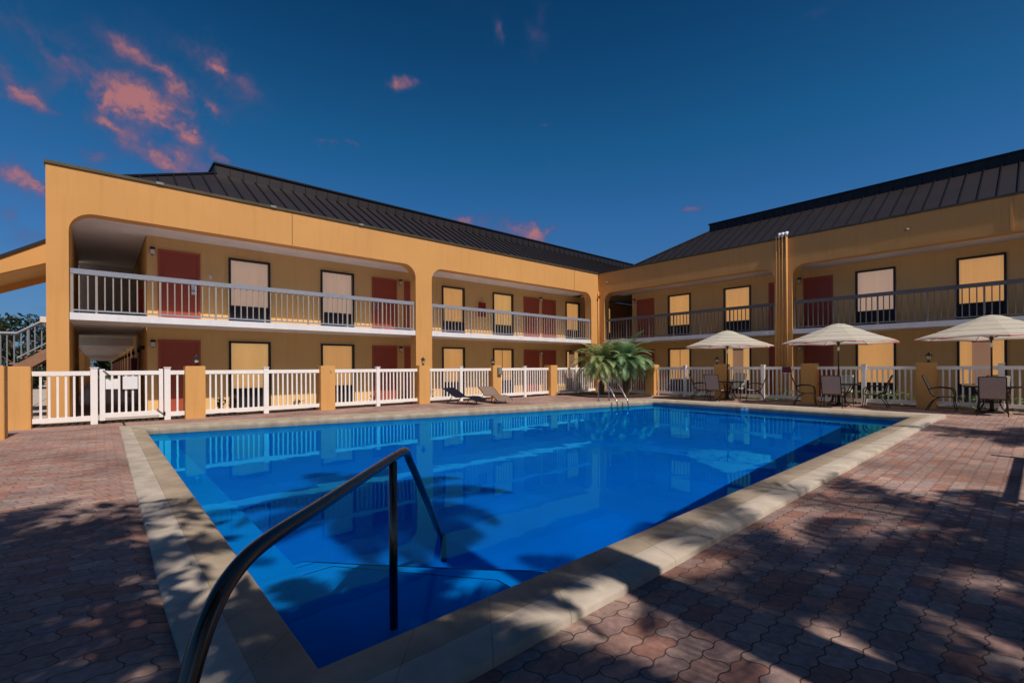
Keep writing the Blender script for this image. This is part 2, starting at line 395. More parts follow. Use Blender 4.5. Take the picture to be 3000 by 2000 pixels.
# coping ring (segment meshes in one object, rounded edges) with uv along its length
def coping():
    bm = bmesh.new(); uvl = bm.loops.layers.uv.new('along')
    prof = [(0.0, -.06), (-.012, .02), (-.006, .07), (.03, .098), (.5, .104), (.965, .100), (.995, .085), (1.0, -.25)]
    n = 4; rings = []
    run = 0; us = []
    for i in range(n):
        a, b = inn[i], inn[(i+1) % n]; A, B = out[i], out[(i+1) % n]
        Ln = (b-a).length; k = max(2, int(Ln/.45))
        for j in range(k):
            t = j/k; pi = a.lerp(b, t); po = A.lerp(B, t)
            jit = random.uniform(-.012, .012)
            ring = []
            for s, z in prof:
                p = pi.lerp(po, s)
                if s > .98: p = pi.lerp(po, s + jit)
                if s < 0: p = pi + (pi-po).normalized()*(-s)*2
                ring.append(bm.verts.new((p.x, p.y, z)))
            rings.append(ring); us.append(run + Ln*t)
        run += Ln
    m = len(rings)
    for i in range(m):
        u0 = us[i]; u1 = us[i+1] if i+1 < m else run
        for k in range(len(prof)-1):
            f = bm.faces.new([rings[i][k], rings[i][k+1], rings[(i+1) % m][k+1], rings[(i+1) % m][k]])
            w = lambda q: (q*.60 if q < 1 else .6)
            vv = [prof[k][0], prof[k+1][0], prof[k+1][0], prof[k][0]]
            zz = [prof[k][1], prof[k+1][1], prof[k+1][1], prof[k][1]]
            uu = [u0, u0, u1, u1]
            for lp, a_, b_, z_ in zip(f.loops, uu, vv, zz): lp[uvl].uv = (a_, .155 + b_*.58 + (.1-z_ if b_ >= .99 else 0))
            f.smooth = True
    bmesh.ops.recalc_face_normals(bm, faces=bm.faces[:])
    me = bpy.data.meshes.new('pool_coping'); bm.to_mesh(me); bm.free(); me.materials.append(M['coping'])
    o = bpy.data.objects.new('pool_coping', me); C.objects.link(o); return struct(o)
coping()
WET = []
# basin: walls + sloping floor
b = MB()
top = [b.v((p.x, p.y, -.17)) for p in inn]
bot = [b.v((p.x, p.y, z)) for p, z in zip(inn, FD)]
for i in range(4): b.f([top[i], top[(i+1) % 4], bot[(i+1) % 4], bot[i]])
b.f(bot)
WET.append(struct(b.build('pool_basin', 'poolfloor', recalc=False)))
b = MB()
top = [b.v((p.x, p.y, .03)) for p in inn]; bot = [b.v((p.x, p.y, -.17)) for p in inn]
for i in range(4): b.f([top[i], top[(i+1) % 4], bot[(i+1) % 4], bot[i]])
WET.append(struct(b.build('pool_tile_band', 'tile', recalc=False)))
b = MB(); b.f([b.v((p.x, p.y, WZ)) for p in inn]); wat = struct(b.build('water', 'water', recalc=False, smooth=True)); wat.cycles.is_caustics_caster = True
# steps in the near corner: three treads with chamfered front, and the long bench
def step(d1, d2, ztop, name):
    x1, y0 = 14.236, -20.025
    # d1 = reach along X (towards -X), d2 = reach along Y
    P = [(x1, y0), (x1, y0+d2), (x1-.5, y0+d2), (x1-d1, y0+.6), (x1-d1, y0)]
    Q = [(x1, y0), (x1, y0+d2+.012), (x1-.505, y0+d2+.012), (x1-d1-.012, y0+.605), (x1-d1-.012, y0)]
    tt = MB(); tt.prism([(x, y, ztop-.045) for x, y in Q], (0, 0, .036)); WET.append(struct(tt.build('pool_step_trim', 'tile')))
    bb = MB(); bb.prism([(x, y, -1.6) for x, y in P], (0, 0, ztop+1.6)); o = struct(bb.build(name, 'shallowpool', bevel=.008)); WET.append(o); return o
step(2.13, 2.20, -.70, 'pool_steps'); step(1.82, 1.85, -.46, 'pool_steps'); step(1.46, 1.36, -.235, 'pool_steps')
b = MB(); b.box(3.85, 14.20, -20.02, -19.64, -1.5, -.215); WET.append(struct(b.build('pool_bench', 'shallowpool', bevel=.012)))

# ---------------------------------------------------------------- ground
# deck of pavers with a hole for the pool
def ss(a, b_, x): t = max(0, min(1, (x-a)/(b_-a))); return t*t*(3-2*t)
bm = bmesh.new()
def deckz(x, y):
    return max(.088*ss(1.6, 3.2, x)*(1-ss(14.2, 14.7, x))*(1-ss(-20.42, -20.2, y)), .055*ss(14.2, 14.4, x)*(1-ss(-6.5, -4.5, y)))
mid = [i.lerp(o_, .6) for i, o_ in zip(inn, out)]
xs = [1.0+i*.5 for i in range(0, 5)]
def quad(pts, nx, ny):
    a, b_, c, d = [Vector(p) for p in pts]; g = []
    for i in range(nx+1):
        row = []
        for j in range(ny+1):
            s, t = i/nx, j/ny
            p = (a.lerp(b_, s)).lerp(d.lerp(c, s), t); row.append(bm.verts.new((p.x, p.y, deckz(p.x, p.y))))
        g.append(row)
    for i in range(nx):
        for j in range(ny): bm.faces.new([g[i][j], g[i+1][j], g[i+1][j+1], g[i][j+1]])
X0, X1, Y0, Y1 = 1.0, 26.0, -30.0, -1.3
m0, m1, m2, m3 = mid
quad([(X0, Y0, 0), (X1, Y0, 0), (X1, m0.y, 0), (X0, m0.y, 0)], 50, 40)
quad([(m0.x, m0.y, 0), (X1, m0.y, 0), (X1, Y1, 0), (m1.x, Y1, 0)], 12, 40)
quad([(X0, m3.y, 0), (m3.x, m3.y, 0), (m2.x, Y1, 0), (X0, Y1, 0)], 6, 20)
quad([(m2.x, m2.y, 0), (m1.x, m1.y, 0), (m1.x, Y1, 0), (m2.x, Y1, 0)], 4, 2)
bmesh.ops.recalc_face_normals(bm, faces=bm.faces[:])
for f in bm.faces:
    if f.normal.z < 0: f.normal_flip()
me = bpy.data.meshes.new('deck_paving'); bm.to_mesh(me); bm.free(); me.materials.append(M['pavers'])
o = bpy.data.objects.new('deck_paving', me); C.objects.link(o); struct(o)
# large ground sheet with a hole where the pool is
b = MB()
GZ = -.02
def gq(x0, x1, y0, y1): b.f([b.v((x0, y0, GZ)), b.v((x1, y0, GZ)), b.v((x1, y1, GZ)), b.v((x0, y1, GZ))])
gq(-900, 900, -900, -20.8); gq(-900, 900, -4.4, 900); gq(-900, 2.5, -20.8, -4.4); gq(15, 900, -20.8, -4.4)
struct(b.build('ground', 'grass', recalc=False))
b = MB()
b.box(-1.75, .02, -23.5, 1.8, -.2, .0); b.box(.02, 26, .0, 1.8, -.2, -.002); b.box(-60, -1.75, -22.5, -19.6, -.2, -.003)
struct(b.build('walkway', 'walk'))
b = MB(); b.box(-60, .9, -45, -22.52, -.2, .0); b.box(.02, .9, -22.52, -22.5, -.2, -.001)
struct(b.build('bounce_lot', 'walk'))  # pale paving added to bounce sunlight into the corridor
b = MB(); b.box(.03, 1.0, -22.5, -1.0, -.2, -.008); b.box(1.0, 26, -1.3, -.01, -.2, -.009)
struct(b.build('planting_strip', 'soil'))

# ---------------------------------------------------------------- buildings
H = 6.42; AT = 5.33; F2 = 2.77; SB = 2.59; CE = 5.37; WD = 1.68
def mapL(p): return Vector((p.y, -p.x, p.z))      # (s, n, z): s runs from the inner corner towards the camera
def mapR(p): return Vector((p.x, -p.y, p.z))

def arcade_outline(s0, s1, bays, rad=.5):
    pts = [(s0, 0), (s0, H), (s1, H), (s1, 0)]
    for a, c in sorted(bays, reverse=True):         # opening a..c
        pts.append((c, 0)); pts.append((c, AT-rad))
        for k in range(1, 9):
            t = k/9*math.pi/2; pts.append((c-rad+rad*math.cos(t), AT-rad+rad*math.sin(t)))
        pts.append((c-rad, AT)); pts.append((a+rad, AT))
        for k in range(1, 9):
            t = k/9*math.pi/2; pts.append((a+rad-rad*math.sin(t), AT-rad+rad*math.cos(t)))
        pts.append((a, AT-rad)); pts.append((a, 0))
    return pts

def door(par, mp, s0, s1, z0, hs, n=-WD):
    d = MB(mp); d.box(s0+.06, s1-.06, n-.03, n+.012, z0+.01, z0+2.16); d = d.build('door', 'door', par)
    f = MB(mp); f.box(s0, s0+.06, n-.05, n+.035, z0, z0+2.23); f.box(s1-.06, s1, n-.05, n+.035, z0, z0+2.23); f.box(s0+.06, s1-.06, n-.05, n+.035, z0+2.16, z0+2.23)
    f.build('door_frame', 'doorframe', d)
    h = MB(mp); hx = s0+.14 if hs < 0 else s1-.14
    h.box(hx-.03, hx+.03, n+.012, n+.03, z0+.92, z0+1.18); h.box(hx-.012, hx+.012, n+.03, n+.06, z0+1.0, z0+1.03); h.box(min(hx, hx-hs*.11), max(hx, hx-hs*.11), n+.055, n+.075, z0+1.0, z0+1.03)
    h.build('handle', 'steel', d)
    return d
def window(par, mp, s0, s1, z0, cur, n=-WD):
    f = MB(mp); w = .065
    for a in ((s0, s0+w, z0, z0+2.24), (s1-w, s1, z0, z0+2.24), (s0+w, s1-w, z0+2.175, z0+2.24), (s0+w, s1-w, z0+.615, z0+.66)):
        f.box(a[0], a[1], n-.09, n+.05, a[2], a[3])
    f = f.build('window', 'frame', par)
    g = MB(mp); g.f([g.v((x, n-.015, z)) for x, z in ((s0+w, z0+.66), (s1-w, z0+.66), (s1-w, z0+2.175), (s0+w, z0+2.175))])
    g.bm.normal_update(); outw = mp(Vector((0, 1, 0)))-mp(Vector((0, 0, 0)))
    for q_ in g.bm.faces:
        if q_.normal.dot(outw) < 0: q_.normal_flip()
    g.build('pane', 'glass', f, recalc=False)
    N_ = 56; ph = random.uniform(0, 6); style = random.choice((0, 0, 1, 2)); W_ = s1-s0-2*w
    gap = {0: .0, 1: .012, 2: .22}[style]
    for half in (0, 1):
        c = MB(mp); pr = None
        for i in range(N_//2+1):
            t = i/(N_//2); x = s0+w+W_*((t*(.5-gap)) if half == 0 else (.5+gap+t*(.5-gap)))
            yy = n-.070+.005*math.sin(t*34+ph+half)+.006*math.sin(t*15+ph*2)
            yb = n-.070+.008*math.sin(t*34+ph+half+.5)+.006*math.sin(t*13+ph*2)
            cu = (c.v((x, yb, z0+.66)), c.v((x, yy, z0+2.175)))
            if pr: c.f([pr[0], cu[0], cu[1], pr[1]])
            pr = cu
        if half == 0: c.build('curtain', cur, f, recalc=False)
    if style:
        sh = MB(mp); sh.box(s0+w+W_*(.5-gap)-.02, s0+w+W_*(.5+gap)+.02, n-.115, n-.10, z0+.66, z0+2.0+.1*random.random()); sh.build('gap_reflection_panel', 'painted_reflection' if style == 2 else 'frame', f)  # added panel paints a brown reflection; narrow dark one fills the curtain gap
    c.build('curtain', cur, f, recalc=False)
    v = MB(mp); v.box(s0+w, s1-w, n-.06, n-.03, z0+.02, z0+.615)
    k = 0
    while z0+.06+k*.05 < z0+.6: v.box(s0+w+.03, s1-w-.03, n-.03, n-.008, z0+.05+k*.05, z0+.072+k*.05); k += 1
    v.build('vent_grille', 'grille', f)
    return f
def walllamp(par, mp, s, z, n=-WD):
    l = MB(mp); l.box(s-.06, s+.06, n+.003, n+.10, z+.02, z+.09); l.box(s-.04, s+.04, n+.003, n+.03, z-.14, z+.02); l = l.build('wall_lamp', 'blackmetal', par)
    g = MB(mp); g.box(s-.05, s+.05, n+.03, n+.095, z-.12, z+.02); g.build('lamp_shade', 'lampglass', l)
def railing(par, mp, s0, s1, n=-.10):
    rmt, bmt = ('rail', 'baluster') if mp is mapL else ('rail_shaded', 'baluster_shaded')
    t = MB(mp); t.box(s0, s1, n-.035, n+.035, F2+1.0, F2+1.13); t.box(s0, s1, n-.02, n+.02, F2+.055, F2+.095)
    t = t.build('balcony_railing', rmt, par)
    k = int((s1-s0)/.165); q = MB(mp); posts = []
    for i in range(1, k):
        s = s0+(s1-s0)*i/k
        if i % 8 == 0: posts.append((s-.024, s+.024))
        else: q.box(s-.014, s+.014, n-.014, n+.014, F2+.095, F2+1.0)
    posts += [(s0+.002, s0+.06), (s1-.06, s1-.002)]
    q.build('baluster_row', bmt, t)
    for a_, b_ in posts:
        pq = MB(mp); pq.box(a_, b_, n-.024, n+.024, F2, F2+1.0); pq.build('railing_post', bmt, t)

def wing(label, mp, s0, s1, bays, doors, wins, w0, w1, rs0, rs1, loc, side):
    T = thing('motel_building', label, 'motel', loc, world=True, group='wings of the motel round the pool')
    a = MB(mp); a.prism([(s, 0, z) for s, z in arcade_outline(s0, s1, bays)], (0, -.42, 0)); a.build('arcade_wall', 'stucco', T)
    c = MB(mp); c.box(rs0-.01, s1+.03, -.46, .035, H, H+.075); c.build('roof_edge', 'cap', T)
    # room wall behind the walkway, cut round the openings it carries
    cuts = sorted([(x, y) for x, y in doors] + [(x, y) for x, y in wins])
    w = MB(mp); cur = w0
    for (x, y) in cuts:
        if x > cur: w.box(cur, x, -WD-.2, -WD, 0, CE)
        cur = max(cur, y)
    if cur < w1: w.box(cur, w1, -WD-.2, -WD, 0, CE)
    for (x, y) in cuts:
        w.box(x, y, -WD-.2, -WD, 2.235, F2); w.box(x, y, -WD-.2, -WD, F2+2.235, CE)
    w.build('room_wall', 'wallpaint', T)
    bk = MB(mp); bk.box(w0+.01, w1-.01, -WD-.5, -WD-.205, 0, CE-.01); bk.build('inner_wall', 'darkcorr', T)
    for z0 in (0, F2):
        for i, (x, y) in enumerate(doors): door(T, mp, x, y, z0, 1 if i % 2 else -1)
        for i, (x, y) in enumerate(wins): window(T, mp, x, y, z0, 'curtain_sky_reflection' if (z0 > 0 and i in side) else random.choice(('curtain_gold', 'curtain_amber')))
    for (x, y) in bays:
        sl = MB(mp); sl.box(x+.01, y-.01, -.09, -.015, SB, F2); sl.build('slab_edge', 'slab', T)
        railing(T, mp, x+.03, y-.02)
    sl = MB(mp); sl.box(s0+.3, s1-.02, -WD+.003, -.425, SB+.005, F2-.004)
    for (x, y) in bays: sl.box(x+.01, y-.01, -.43, -.09, SB+.005, F2-.004)
    sl.build('balcony_floor', 'ceil', T)
    ce = MB(mp); ce.box(s0+.3, s1-.02, -WD-.2, -.425, CE+.002, CE+.12); ce.build('ceiling', 'ceil', T)
    return T

# left wing: s = -y
dL = [(18.26, 19.35), (11.34, 12.44), (9.9, 11.0), (2.97, 4.09), (1.66, 2.73)]
wL = [(16.2, 17.47), (13.19, 14.47), (7.87, 9.11), (4.83, 6.16), (-.37, .84), (-3.45, -2.3)]
TL = wing('sunlit two-storey wing left of the corner with a broad arched arcade and dark metal roof', mapL, 0.0, 21.68,
          [(.62, 10.67), (11.40, 21.27)], dL, wL, -6.9, 19.61, -.02, 21.68, (0, -10, 0), (0, 1))
dR = [(1.36, 2.43), (8.17, 9.25), (9.54, 10.61), (17.5, 18.57), (18.9, 19.97)]
wR = [(3.25, 4.5), (6.17, 7.41), (11.36, 12.6), (14.26, 15.46), (21.2, 22.45), (24.0, 25.2)]
TR = wing('shaded two-storey wing right of the corner with pipes down its middle column', mapR, 0.004, 27.0,
          [(.40, 9.0), (9.64, 18.9), (19.55, 26.6)], dR, wR, 1.05, 27.0, -.02, 27.0, (12, 0, 0), (2,))

# roofs: metal slope with seams, then a short upright upper band
D = 4.25; Z0 = 6.0; SL = .615; ZB = Z0+SL*D; ZT = 8.98
def roof_left():
    m = MB()
    e0 = .05; yA, yB = -21.65, 16.0
    def P(x, y): return (x, y, Z0 + SL*(-x))
    a = [m.v((-.05, yA+.05, Z0+SL*.05)), m.v((-.05, yB, Z0+SL*.05)), m.v(P(-D, yB)), m.v(P(-D, yA+D))]; m.f(a)
    c = [a[0], a[3], m.v((-8.5, yA+D, ZB)), m.v((-12.7, yA+.05, Z0+SL*.05))]; m.f(c)
    d = [c[3], c[2], m.v((-8.5, yB, ZB)), m.v((-12.7, yB, Z0+SL*.05))]; m.f(d)
    r = m.build('roof', 'roof', TL, recalc=False)
    s = MB(); y = yA+.5
    n = Vector((SL, 0, 1)).normalized()
    while y < yB:
        xe = -min(D, (y-yA)) if y < yA+D else -D
        p0 = Vector((-.08, y, Z0+SL*.08)); p1 = Vector((xe, y, Z0-SL*xe))
        vs = []
        for p in (p0, p1):
            for dy, h in ((-.02, .0), (-.02, .05), (.02, .05), (.02, .0)): vs.append(s.v(p+Vector((0, dy, 0))+n*h))
        for q in ((0, 1, 5, 4), (1, 2, 6, 5), (2, 3, 7, 6), (0, 3, 2, 1), (4, 5, 6, 7)): s.f([vs[i] for i in q])
        y += .46
    x = -.5                                          # seams of the hip end
    while x > -12.3:
        ye = yA + (min(D, -x) if x > -D else (D if x > -8.5 else max(.1, 12.7+x)))
        p0 = Vector((x, yA+.08, Z0+SL*.08)); p1 = Vector((x, ye, Z0+SL*(ye-yA)))
        s.tube([p0+Vector((0, 0, .02)), p1+Vector((0, 0, .02))], .022, 4); x -= .46
    s.tube([(-.05, yA+.05, Z0+SL*.05+.03), (-D, yA+D, ZB+.03)], .055, 6)
    s.build('roof_seams', 'rib', r)
    u = MB(); u.box(-8.5, -D+.03, yA+D-.03, yB, ZB-.02, ZT); u = u.build('upper_roof_band', 'roof', TL)
    t = MB(); y = yA+D
    while y < yB: t.box(-D+.03, -D+.055, y-.012, y+.012, ZB, ZT-.06); y += .46
    t.box(-8.6, -D+.08, yA+D-.08, yB, ZT, ZT+.06); t.build('band_seams', 'rib', u)
roof_left()
def roof_right():
    m = MB(); x0 = .05; xe = 27.0
    def z(t): return Z0+SL*t
    a = [m.v((x0+.05, .05, z(.05))), m.v((xe, .05, z(.05))), m.v((xe, D, ZB)), m.v((x0+D, D, ZB))]; m.f(a)
    m.f([a[0], a[3], m.v((x0+D, 8.5, ZB)), m.v((x0+.05, 12.7, z(.05)))])
    m.f([m.v((x0+.05, 12.7, z(.05))), m.v((x0+D, 8.5, ZB)), m.v((xe, 8.5, ZB)), m.v((xe, 12.7, z(.05)))])
    r = m.build('roof', 'roof', TR, recalc=False)
    s = MB(); x = x0+.5; n = Vector((0, -SL, 1)).normalized()
    while x < xe:
        ye = min(D, x-x0); p0 = Vector((x, .08, z(.08))); p1 = Vector((x, ye, z(ye))); vs = []
        for p in (p0, p1):
            for dx, h in ((-.02, .0), (-.02, .05), (.02, .05), (.02, .0)): vs.append(s.v(p+Vector((dx, 0, 0))+n*h))
        for q in ((0, 1, 5, 4), (1, 2, 6, 5), (2, 3, 7, 6), (0, 3, 2, 1), (4, 5, 6, 7)): s.f([vs[i] for i in q])
        x += .46
    s.tube([(x0+.05, .05, z(.05)+.03), (x0+D, D, ZB+.03)], .055, 6)
    s.build('roof_seams', 'rib', r)
    u = MB(); u.box(x0+D-.03, xe, D-.03, 8.5, ZB-.02, ZT); u = u.build('upper_roof_band', 'roof', TR)
    t = MB(); t.box(x0+D-.08, xe, D-.08, 8.6, ZT, ZT+.06); x = x0+D
    while x < xe: t.box(x-.012, x+.012, D-.055, D-.03, ZB, ZT-.06); x += .46
    t.build('band_seams', 'rib', u)
roof_right()
# breezeway end wall, corridor into the rear arcade, corner recess
b = MB(); b.box(-7.6, -.424, -21.676, -21.272, 0, H-.02); b.build('end_wall', 'stucco', TL)
b = MB(); b.box(-12.5, -1.884, -19.62, -19.42, 0, CE); b.box(-60, -12.5, -19.62, -19.42, 0, 2.9); b.build('corridor_wall', 'wallpaint', TL)
b = MB(); b.box(-60, -1.69, -21.9, -19.63, SB+.02, F2-.006); b.build('corridor_ceiling', 'ceil', TL)
b = MB(); b.box(-9, -1.886, -21.27, -19.63, CE+.003, CE+.1); b.build('breezeway_ceiling', 'ceil', TL)
b = MB(); b.box(-8.2, -8.0, -21.27, -19.63, F2, CE); b.build('breezeway_end_wall', 'ceil', TL)
x = -9.2; i = 0
while x > -58:
    b = MB(); b.box(x-.35, x, -21.86, -21.45, 0, SB+.02); b.build('rear_column', 'stucco', TL)
    b = MB(); b.box(x-.25, x-.05, -21.45, -19.625, 2.30, SB+.018); b.build('ceiling_beam', 'ceil', TL)
    x -= 3.6; i += 1
x = -4.8
while x > -50:
    b = MB(); b.box(x-1.0, x, -19.66, -19.621, .01, 2.16); b.build('corridor_door', 'door', TL)
    b = MB(); b.box(x+.25, x+.35, -19.72, -19.621, 1.9, 2.05); b.build('corridor_lamp', 'blackmetal', TL); x -= 3.6
b = MB(); b.box(-2.8, -2.6, -19.74, -19.621, 1.95, 2.07); b.build('corridor_lamp', 'blackmetal', TL)
b = MB(); b.box(-7.0, -6.6, -19.80, -19.621, 1.15, 1.75); b.build('extinguisher_cabinet', 'red', TL)
b = MB(); b.box(-3.6, -3.25, -19.80, -19.621, F2+.45, F2+1.15); b.build('extinguisher_cabinet', 'red', TL)
b = MB(); b.box(1.06, 1.26, 1.884, 7, 0, CE); b.build('breezeway_wall', 'wallpaint', TR)
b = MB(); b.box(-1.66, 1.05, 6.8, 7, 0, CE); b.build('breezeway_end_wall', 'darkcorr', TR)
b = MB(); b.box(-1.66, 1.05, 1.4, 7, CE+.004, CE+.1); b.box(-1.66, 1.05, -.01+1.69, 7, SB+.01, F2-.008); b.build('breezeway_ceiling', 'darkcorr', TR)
b = MB(); b.box(-1.66, .42, .424, 1.69, SB+.006, F2-.007); b.box(-1.66, .42, .424, 1.4, CE+.003, CE+.1); b.build('corner_floor', 'ceil', TR)
for s, zz in ((19.48, 2.12), (19.48, 4.93), (11.18, 4.93), (11.18, 2.12), (2.85, 4.97), (2.85, 2.10)): walllamp(TL, mapL, s, zz)
for s, zz in ((1.2, 4.97), (9.4, 2.10), (9.4, 4.95), (1.2, 2.1)): walllamp(TR, mapR, s, zz)
b = MB(); b.box(-1.679, -1.52, -7.05, -6.72, 3.75, 4.42); o = b.build('extinguisher_cabinet', 'red', TL)
b = MB(); b.box(-1.519, -1.51, -6.97, -6.80, 3.85, 4.2); b.build('cabinet_window', 'glass', o)
b = MB(); b.box(-1.679, -1.63, -18.02, -17.94, 4.25, 4.35); b.build('door_number_plate', 'signwhite', TL)
b = MB(); b.box(-1.64, -1.632, -18.50, -18.36, 3.68, 4.05); b.build('door_hanger', 'signwhite', TL)
b = MB(); b.box(-.003, .006, -15.96, -15.945, AT+.02, H-.01); b.box(-.003, .006, -2.01, -1.995, AT+.02, H-.01); b.build('expansion_joint', 'cap', TL)
b = MB(); b.box(15.6, 15.66, -.022, .003, AT+.05, H-.02); b.build('joint_cover', 'pillar', TR)
# little bullet cameras on the fascia
for xx, zz in ((13.18, 5.92), (.63, 5.87)):
    b = MB(); b.tube([(xx, .0, zz), (xx, -.09, zz)], .03, 10); b.tube([(xx-.02, -.09, zz), (xx+.05, -.17, zz-.02)], .045, 12); b.build('bullet_camera', 'box', TR, smooth=True)
# pipes down the middle column
for i, (xx, rr) in enumerate(((9.10, .018), (9.21, .022), (9.33, .028), (9.47, .034))):
    b = MB(); b.tube([(xx, -.07, 0), (xx, -.07, 6.55)], rr, 12); p = b.build('down_pipe', 'pillar', TR, smooth=True)
    if i: 
        b = MB(); b.tube([(xx, -.07, 6.5), (xx, -.07, 6.66)], rr+.022, 12); b.tube([(xx, -.07, 6.64), (xx, .06, 6.66)], rr+.012, 10); b.build('pipe_cap', 'slab', p, smooth=True)
b = MB(); b.tube([(.06, -.06, 0), (.06, -.06, AT+.1)], .035, 10); b.build('down_pipe', 'pillar', TL, smooth=True)
b = MB()
for yy in (-19.5, -16.6, -13.7): b.box(-.02, .055, yy, yy+.16, H+.015, H+.085)
b.build('roof_edge_clips', 'box', TL)

# ---------------------------------------------------------------- outside stair at the far left
ST = thing('outdoor_staircase', 'outdoor stair with grey railing and sloping yellow canopy beam beyond the end wall', 'staircase', (-2.2, -22.4, 0), world=True)
def stair():
    xa, xb = -3.2, -1.9
    y1, z1 = -21.72, 1.98; y0, z0 = -22.55, 1.36; sl = (z1-z0)/(y1-y0)
    yt = -21.75; yb = yt-2.6
    zf = lambda y: z1+sl*(y-y1)
    m = MB()
    for xx in (xa, xb): m.prism([(xx, yt, zf(yt)-.02), (xx, yb, zf(yb)-.02), (xx, yb, zf(yb)-.32), (xx, yt, zf(yt)-.32)], (.06, 0, 0))
    m.build('stringer', 'brick', ST)
    t = MB(); n = 10
    for i in range(n):
        y = yt-(i+.5)*.24; t.box(xa+.06, xb, y-.15, y+.14, zf(y)-.04, zf(y))
    t.build('tread', 'brick', ST)
    r = MB(); xx = xb+.03
    yk = -22.35
    rz = lambda y: zf(y)+.78 if y > yk else zf(yk)+.78
    r.tube([(xx, yt+.02, rz(yt)), (xx, yk, rz(yk)), (xx, -24.6, rz(yk))], .042, 4)
    r.tube([(xx, yt, zf(yt)+.12), (xx, yk, zf(yk)+.12)], .022, 4)
    y = yt; i = 0
    while y > -24.5:
        zl = zf(y)+.05 if y > yk else .1
        r.tube([(xx, y, zl), (xx, y, rz(y))], .028 if i % 4 == 3 else .014, 4); y -= .13; i += 1
    r.build('stair_railing', 'rail', ST)
    c = MB(); x0 = -2.5
    # canopy: sloping beam facing the pool with soffit behind it
    yA, yB = -21.70, -25.0
    zt = lambda y: 5.03+.665*(y+21.70); zl = lambda y: 4.42+.47*(y+21.7)
    c.prism([(x0, yA, zt(yA)), (x0, yB, zt(yB)), (x0, yB, zl(yB)), (x0, yA, zl(yA))], (-.2, 0, 0)); c.build('canopy_beam', 'stucco', ST)
    k = MB(); k.prism([(x0+.04, yA, zt(yA)), (x0+.04, yB, zt(yB)), (x0+.04, yB, zt(yB)+.09), (x0+.04, yA, zt(yA)+.09)], (-2.2, 0, 0)); k.build('canopy_roof', 'roof', ST)
    s = MB(); s.prism([(x0-.2, yA, zl(yA)+.0), (x0-.2, yB, zl(yB)), (x0-.2, yB, zl(yB)+.06), (x0-.2, yA, zl(yA)+.06)], (-1.9, 0, 0)); s.build('canopy_soffit', 'wallpaint', ST)
    q = MB(); q.prism([(x0-2.1, yA, zl(yA)), (x0-2.1, yB, zl(yB)), (x0-2.1, yB, zl(yB)-.2), (x0-2.1, yA, zl(yA)-.2)], (-.12, 0, 0)); q.build('rear_beam', 'stucco', ST)
stair()

# ---------------------------------------------------------------- pool fence
PH = 1.40
LAB_L = ['yellow stucco fence pillar just right of the gate, lantern on top', 'yellow fence pillar second right of the gate, plain top',
         'yellow fence pillar in front of the middle arcade column', 'yellow fence pillar carrying the grey outlet box',
         'yellow fence pillar just left of the palms', 'yellow fence pillar in the corner behind the palms']
def pillar(x, y, label, w=.45, h=PH, d=.45):
    b = MB(); b.box(-d/2, d/2, -w/2, w/2, -.02, h); o = b.build('fence_pillar', 'pillar', bevel=.012); o.location = (x, y, 0)
    return tag(o, label, 'pillar', 'stucco pillars of the pool fence')
yP = [-18.78, -15.28, -11.78, -8.34, -4.92, -1.5]
for y, l in zip(yP, LAB_L): pillar(1.06, y, l)
pillar(1.06, -22.08, 'yellow fence pillar at the left end of the white fence, left of the gate')
pillar(3.78, -22.2, 'tall yellow pillar at the left edge, nearest the camera')
xP = [4.27, 7.51, 10.68, 13.86, 17.05]
for x, l in zip(xP, ['yellow fence pillar just right of the palms', 'yellow fence pillar behind the table left of the maroon sign',
                     'yellow fence pillar behind the left chair of the middle table', 'yellow fence pillar between the middle and right tables, diagonal shadow on it',
                     'yellow fence pillar beyond the right table']): pillar(x, -1.5, l)
def fence_span(axis, a, c, label, post=True):
    """picket span between a and c along y (axis 0, at x=1.1) or x (axis 1, at y=-1.5)"""
    mp = (lambda p: Vector((1.10-p.y, p.x, p.z))) if axis == 0 else (lambda p: Vector((p.x, -1.5+p.y, p.z)))
    loc = (1.10, (a+c)/2, 0) if axis == 0 else ((a+c)/2, -1.5, 0)
    T = thing('picket_fence', label, 'fence', loc, group='white picket spans of the pool fence', world=True)
    mids = [(a, c)]
    if post:
        m = (a+c)/2; mids = [(a, m-.065), (m+.065, c)]
        b = MB(mp); b.box(m-.065, m+.065, -.065, .065, 0, 1.34); b.box(m-.08, m+.08, -.08, .08, 1.34, 1.365); b.build('fence_post', 'white', T, bevel=.006)
    for (s, e) in mids:
        b = MB(mp); b.box(s, e, -.03, .03, 1.18, 1.285); b.box(s, e, -.03, .03, .10, .21)
        k = max(2, round((e-s)/.138)); 
        for i in range(1, k):
            x = s+(e-s)*i/k; b.box(x-.021, x+.021, -.018, .018, .21, 1.18)
        b.build('picket_panel', 'white', T)
    return T
labs = ['white picket span right of the gate pillar, ending at the plain pillar', 'white picket span left of the middle arcade column',
        'white picket span behind the dark lounger', 'white picket span behind the brown lounger, right of the outlet box',
        'white picket span partly behind the left palm']
for i in range(5): fence_span(0, yP[i]+.225, yP[i+1]-.225, labs[i])
xe = [1.06]+xP
labs = ['white picket span behind the right-hand palm', 'white picket span behind the left chairs of the left table', 'white picket span carrying the maroon sign',
        'white picket span behind the middle patio table', 'white picket span behind the right patio table']
for i in range(5): fence_span(1, xe[i]+.225, xe[i+1]-.225, labs[i])
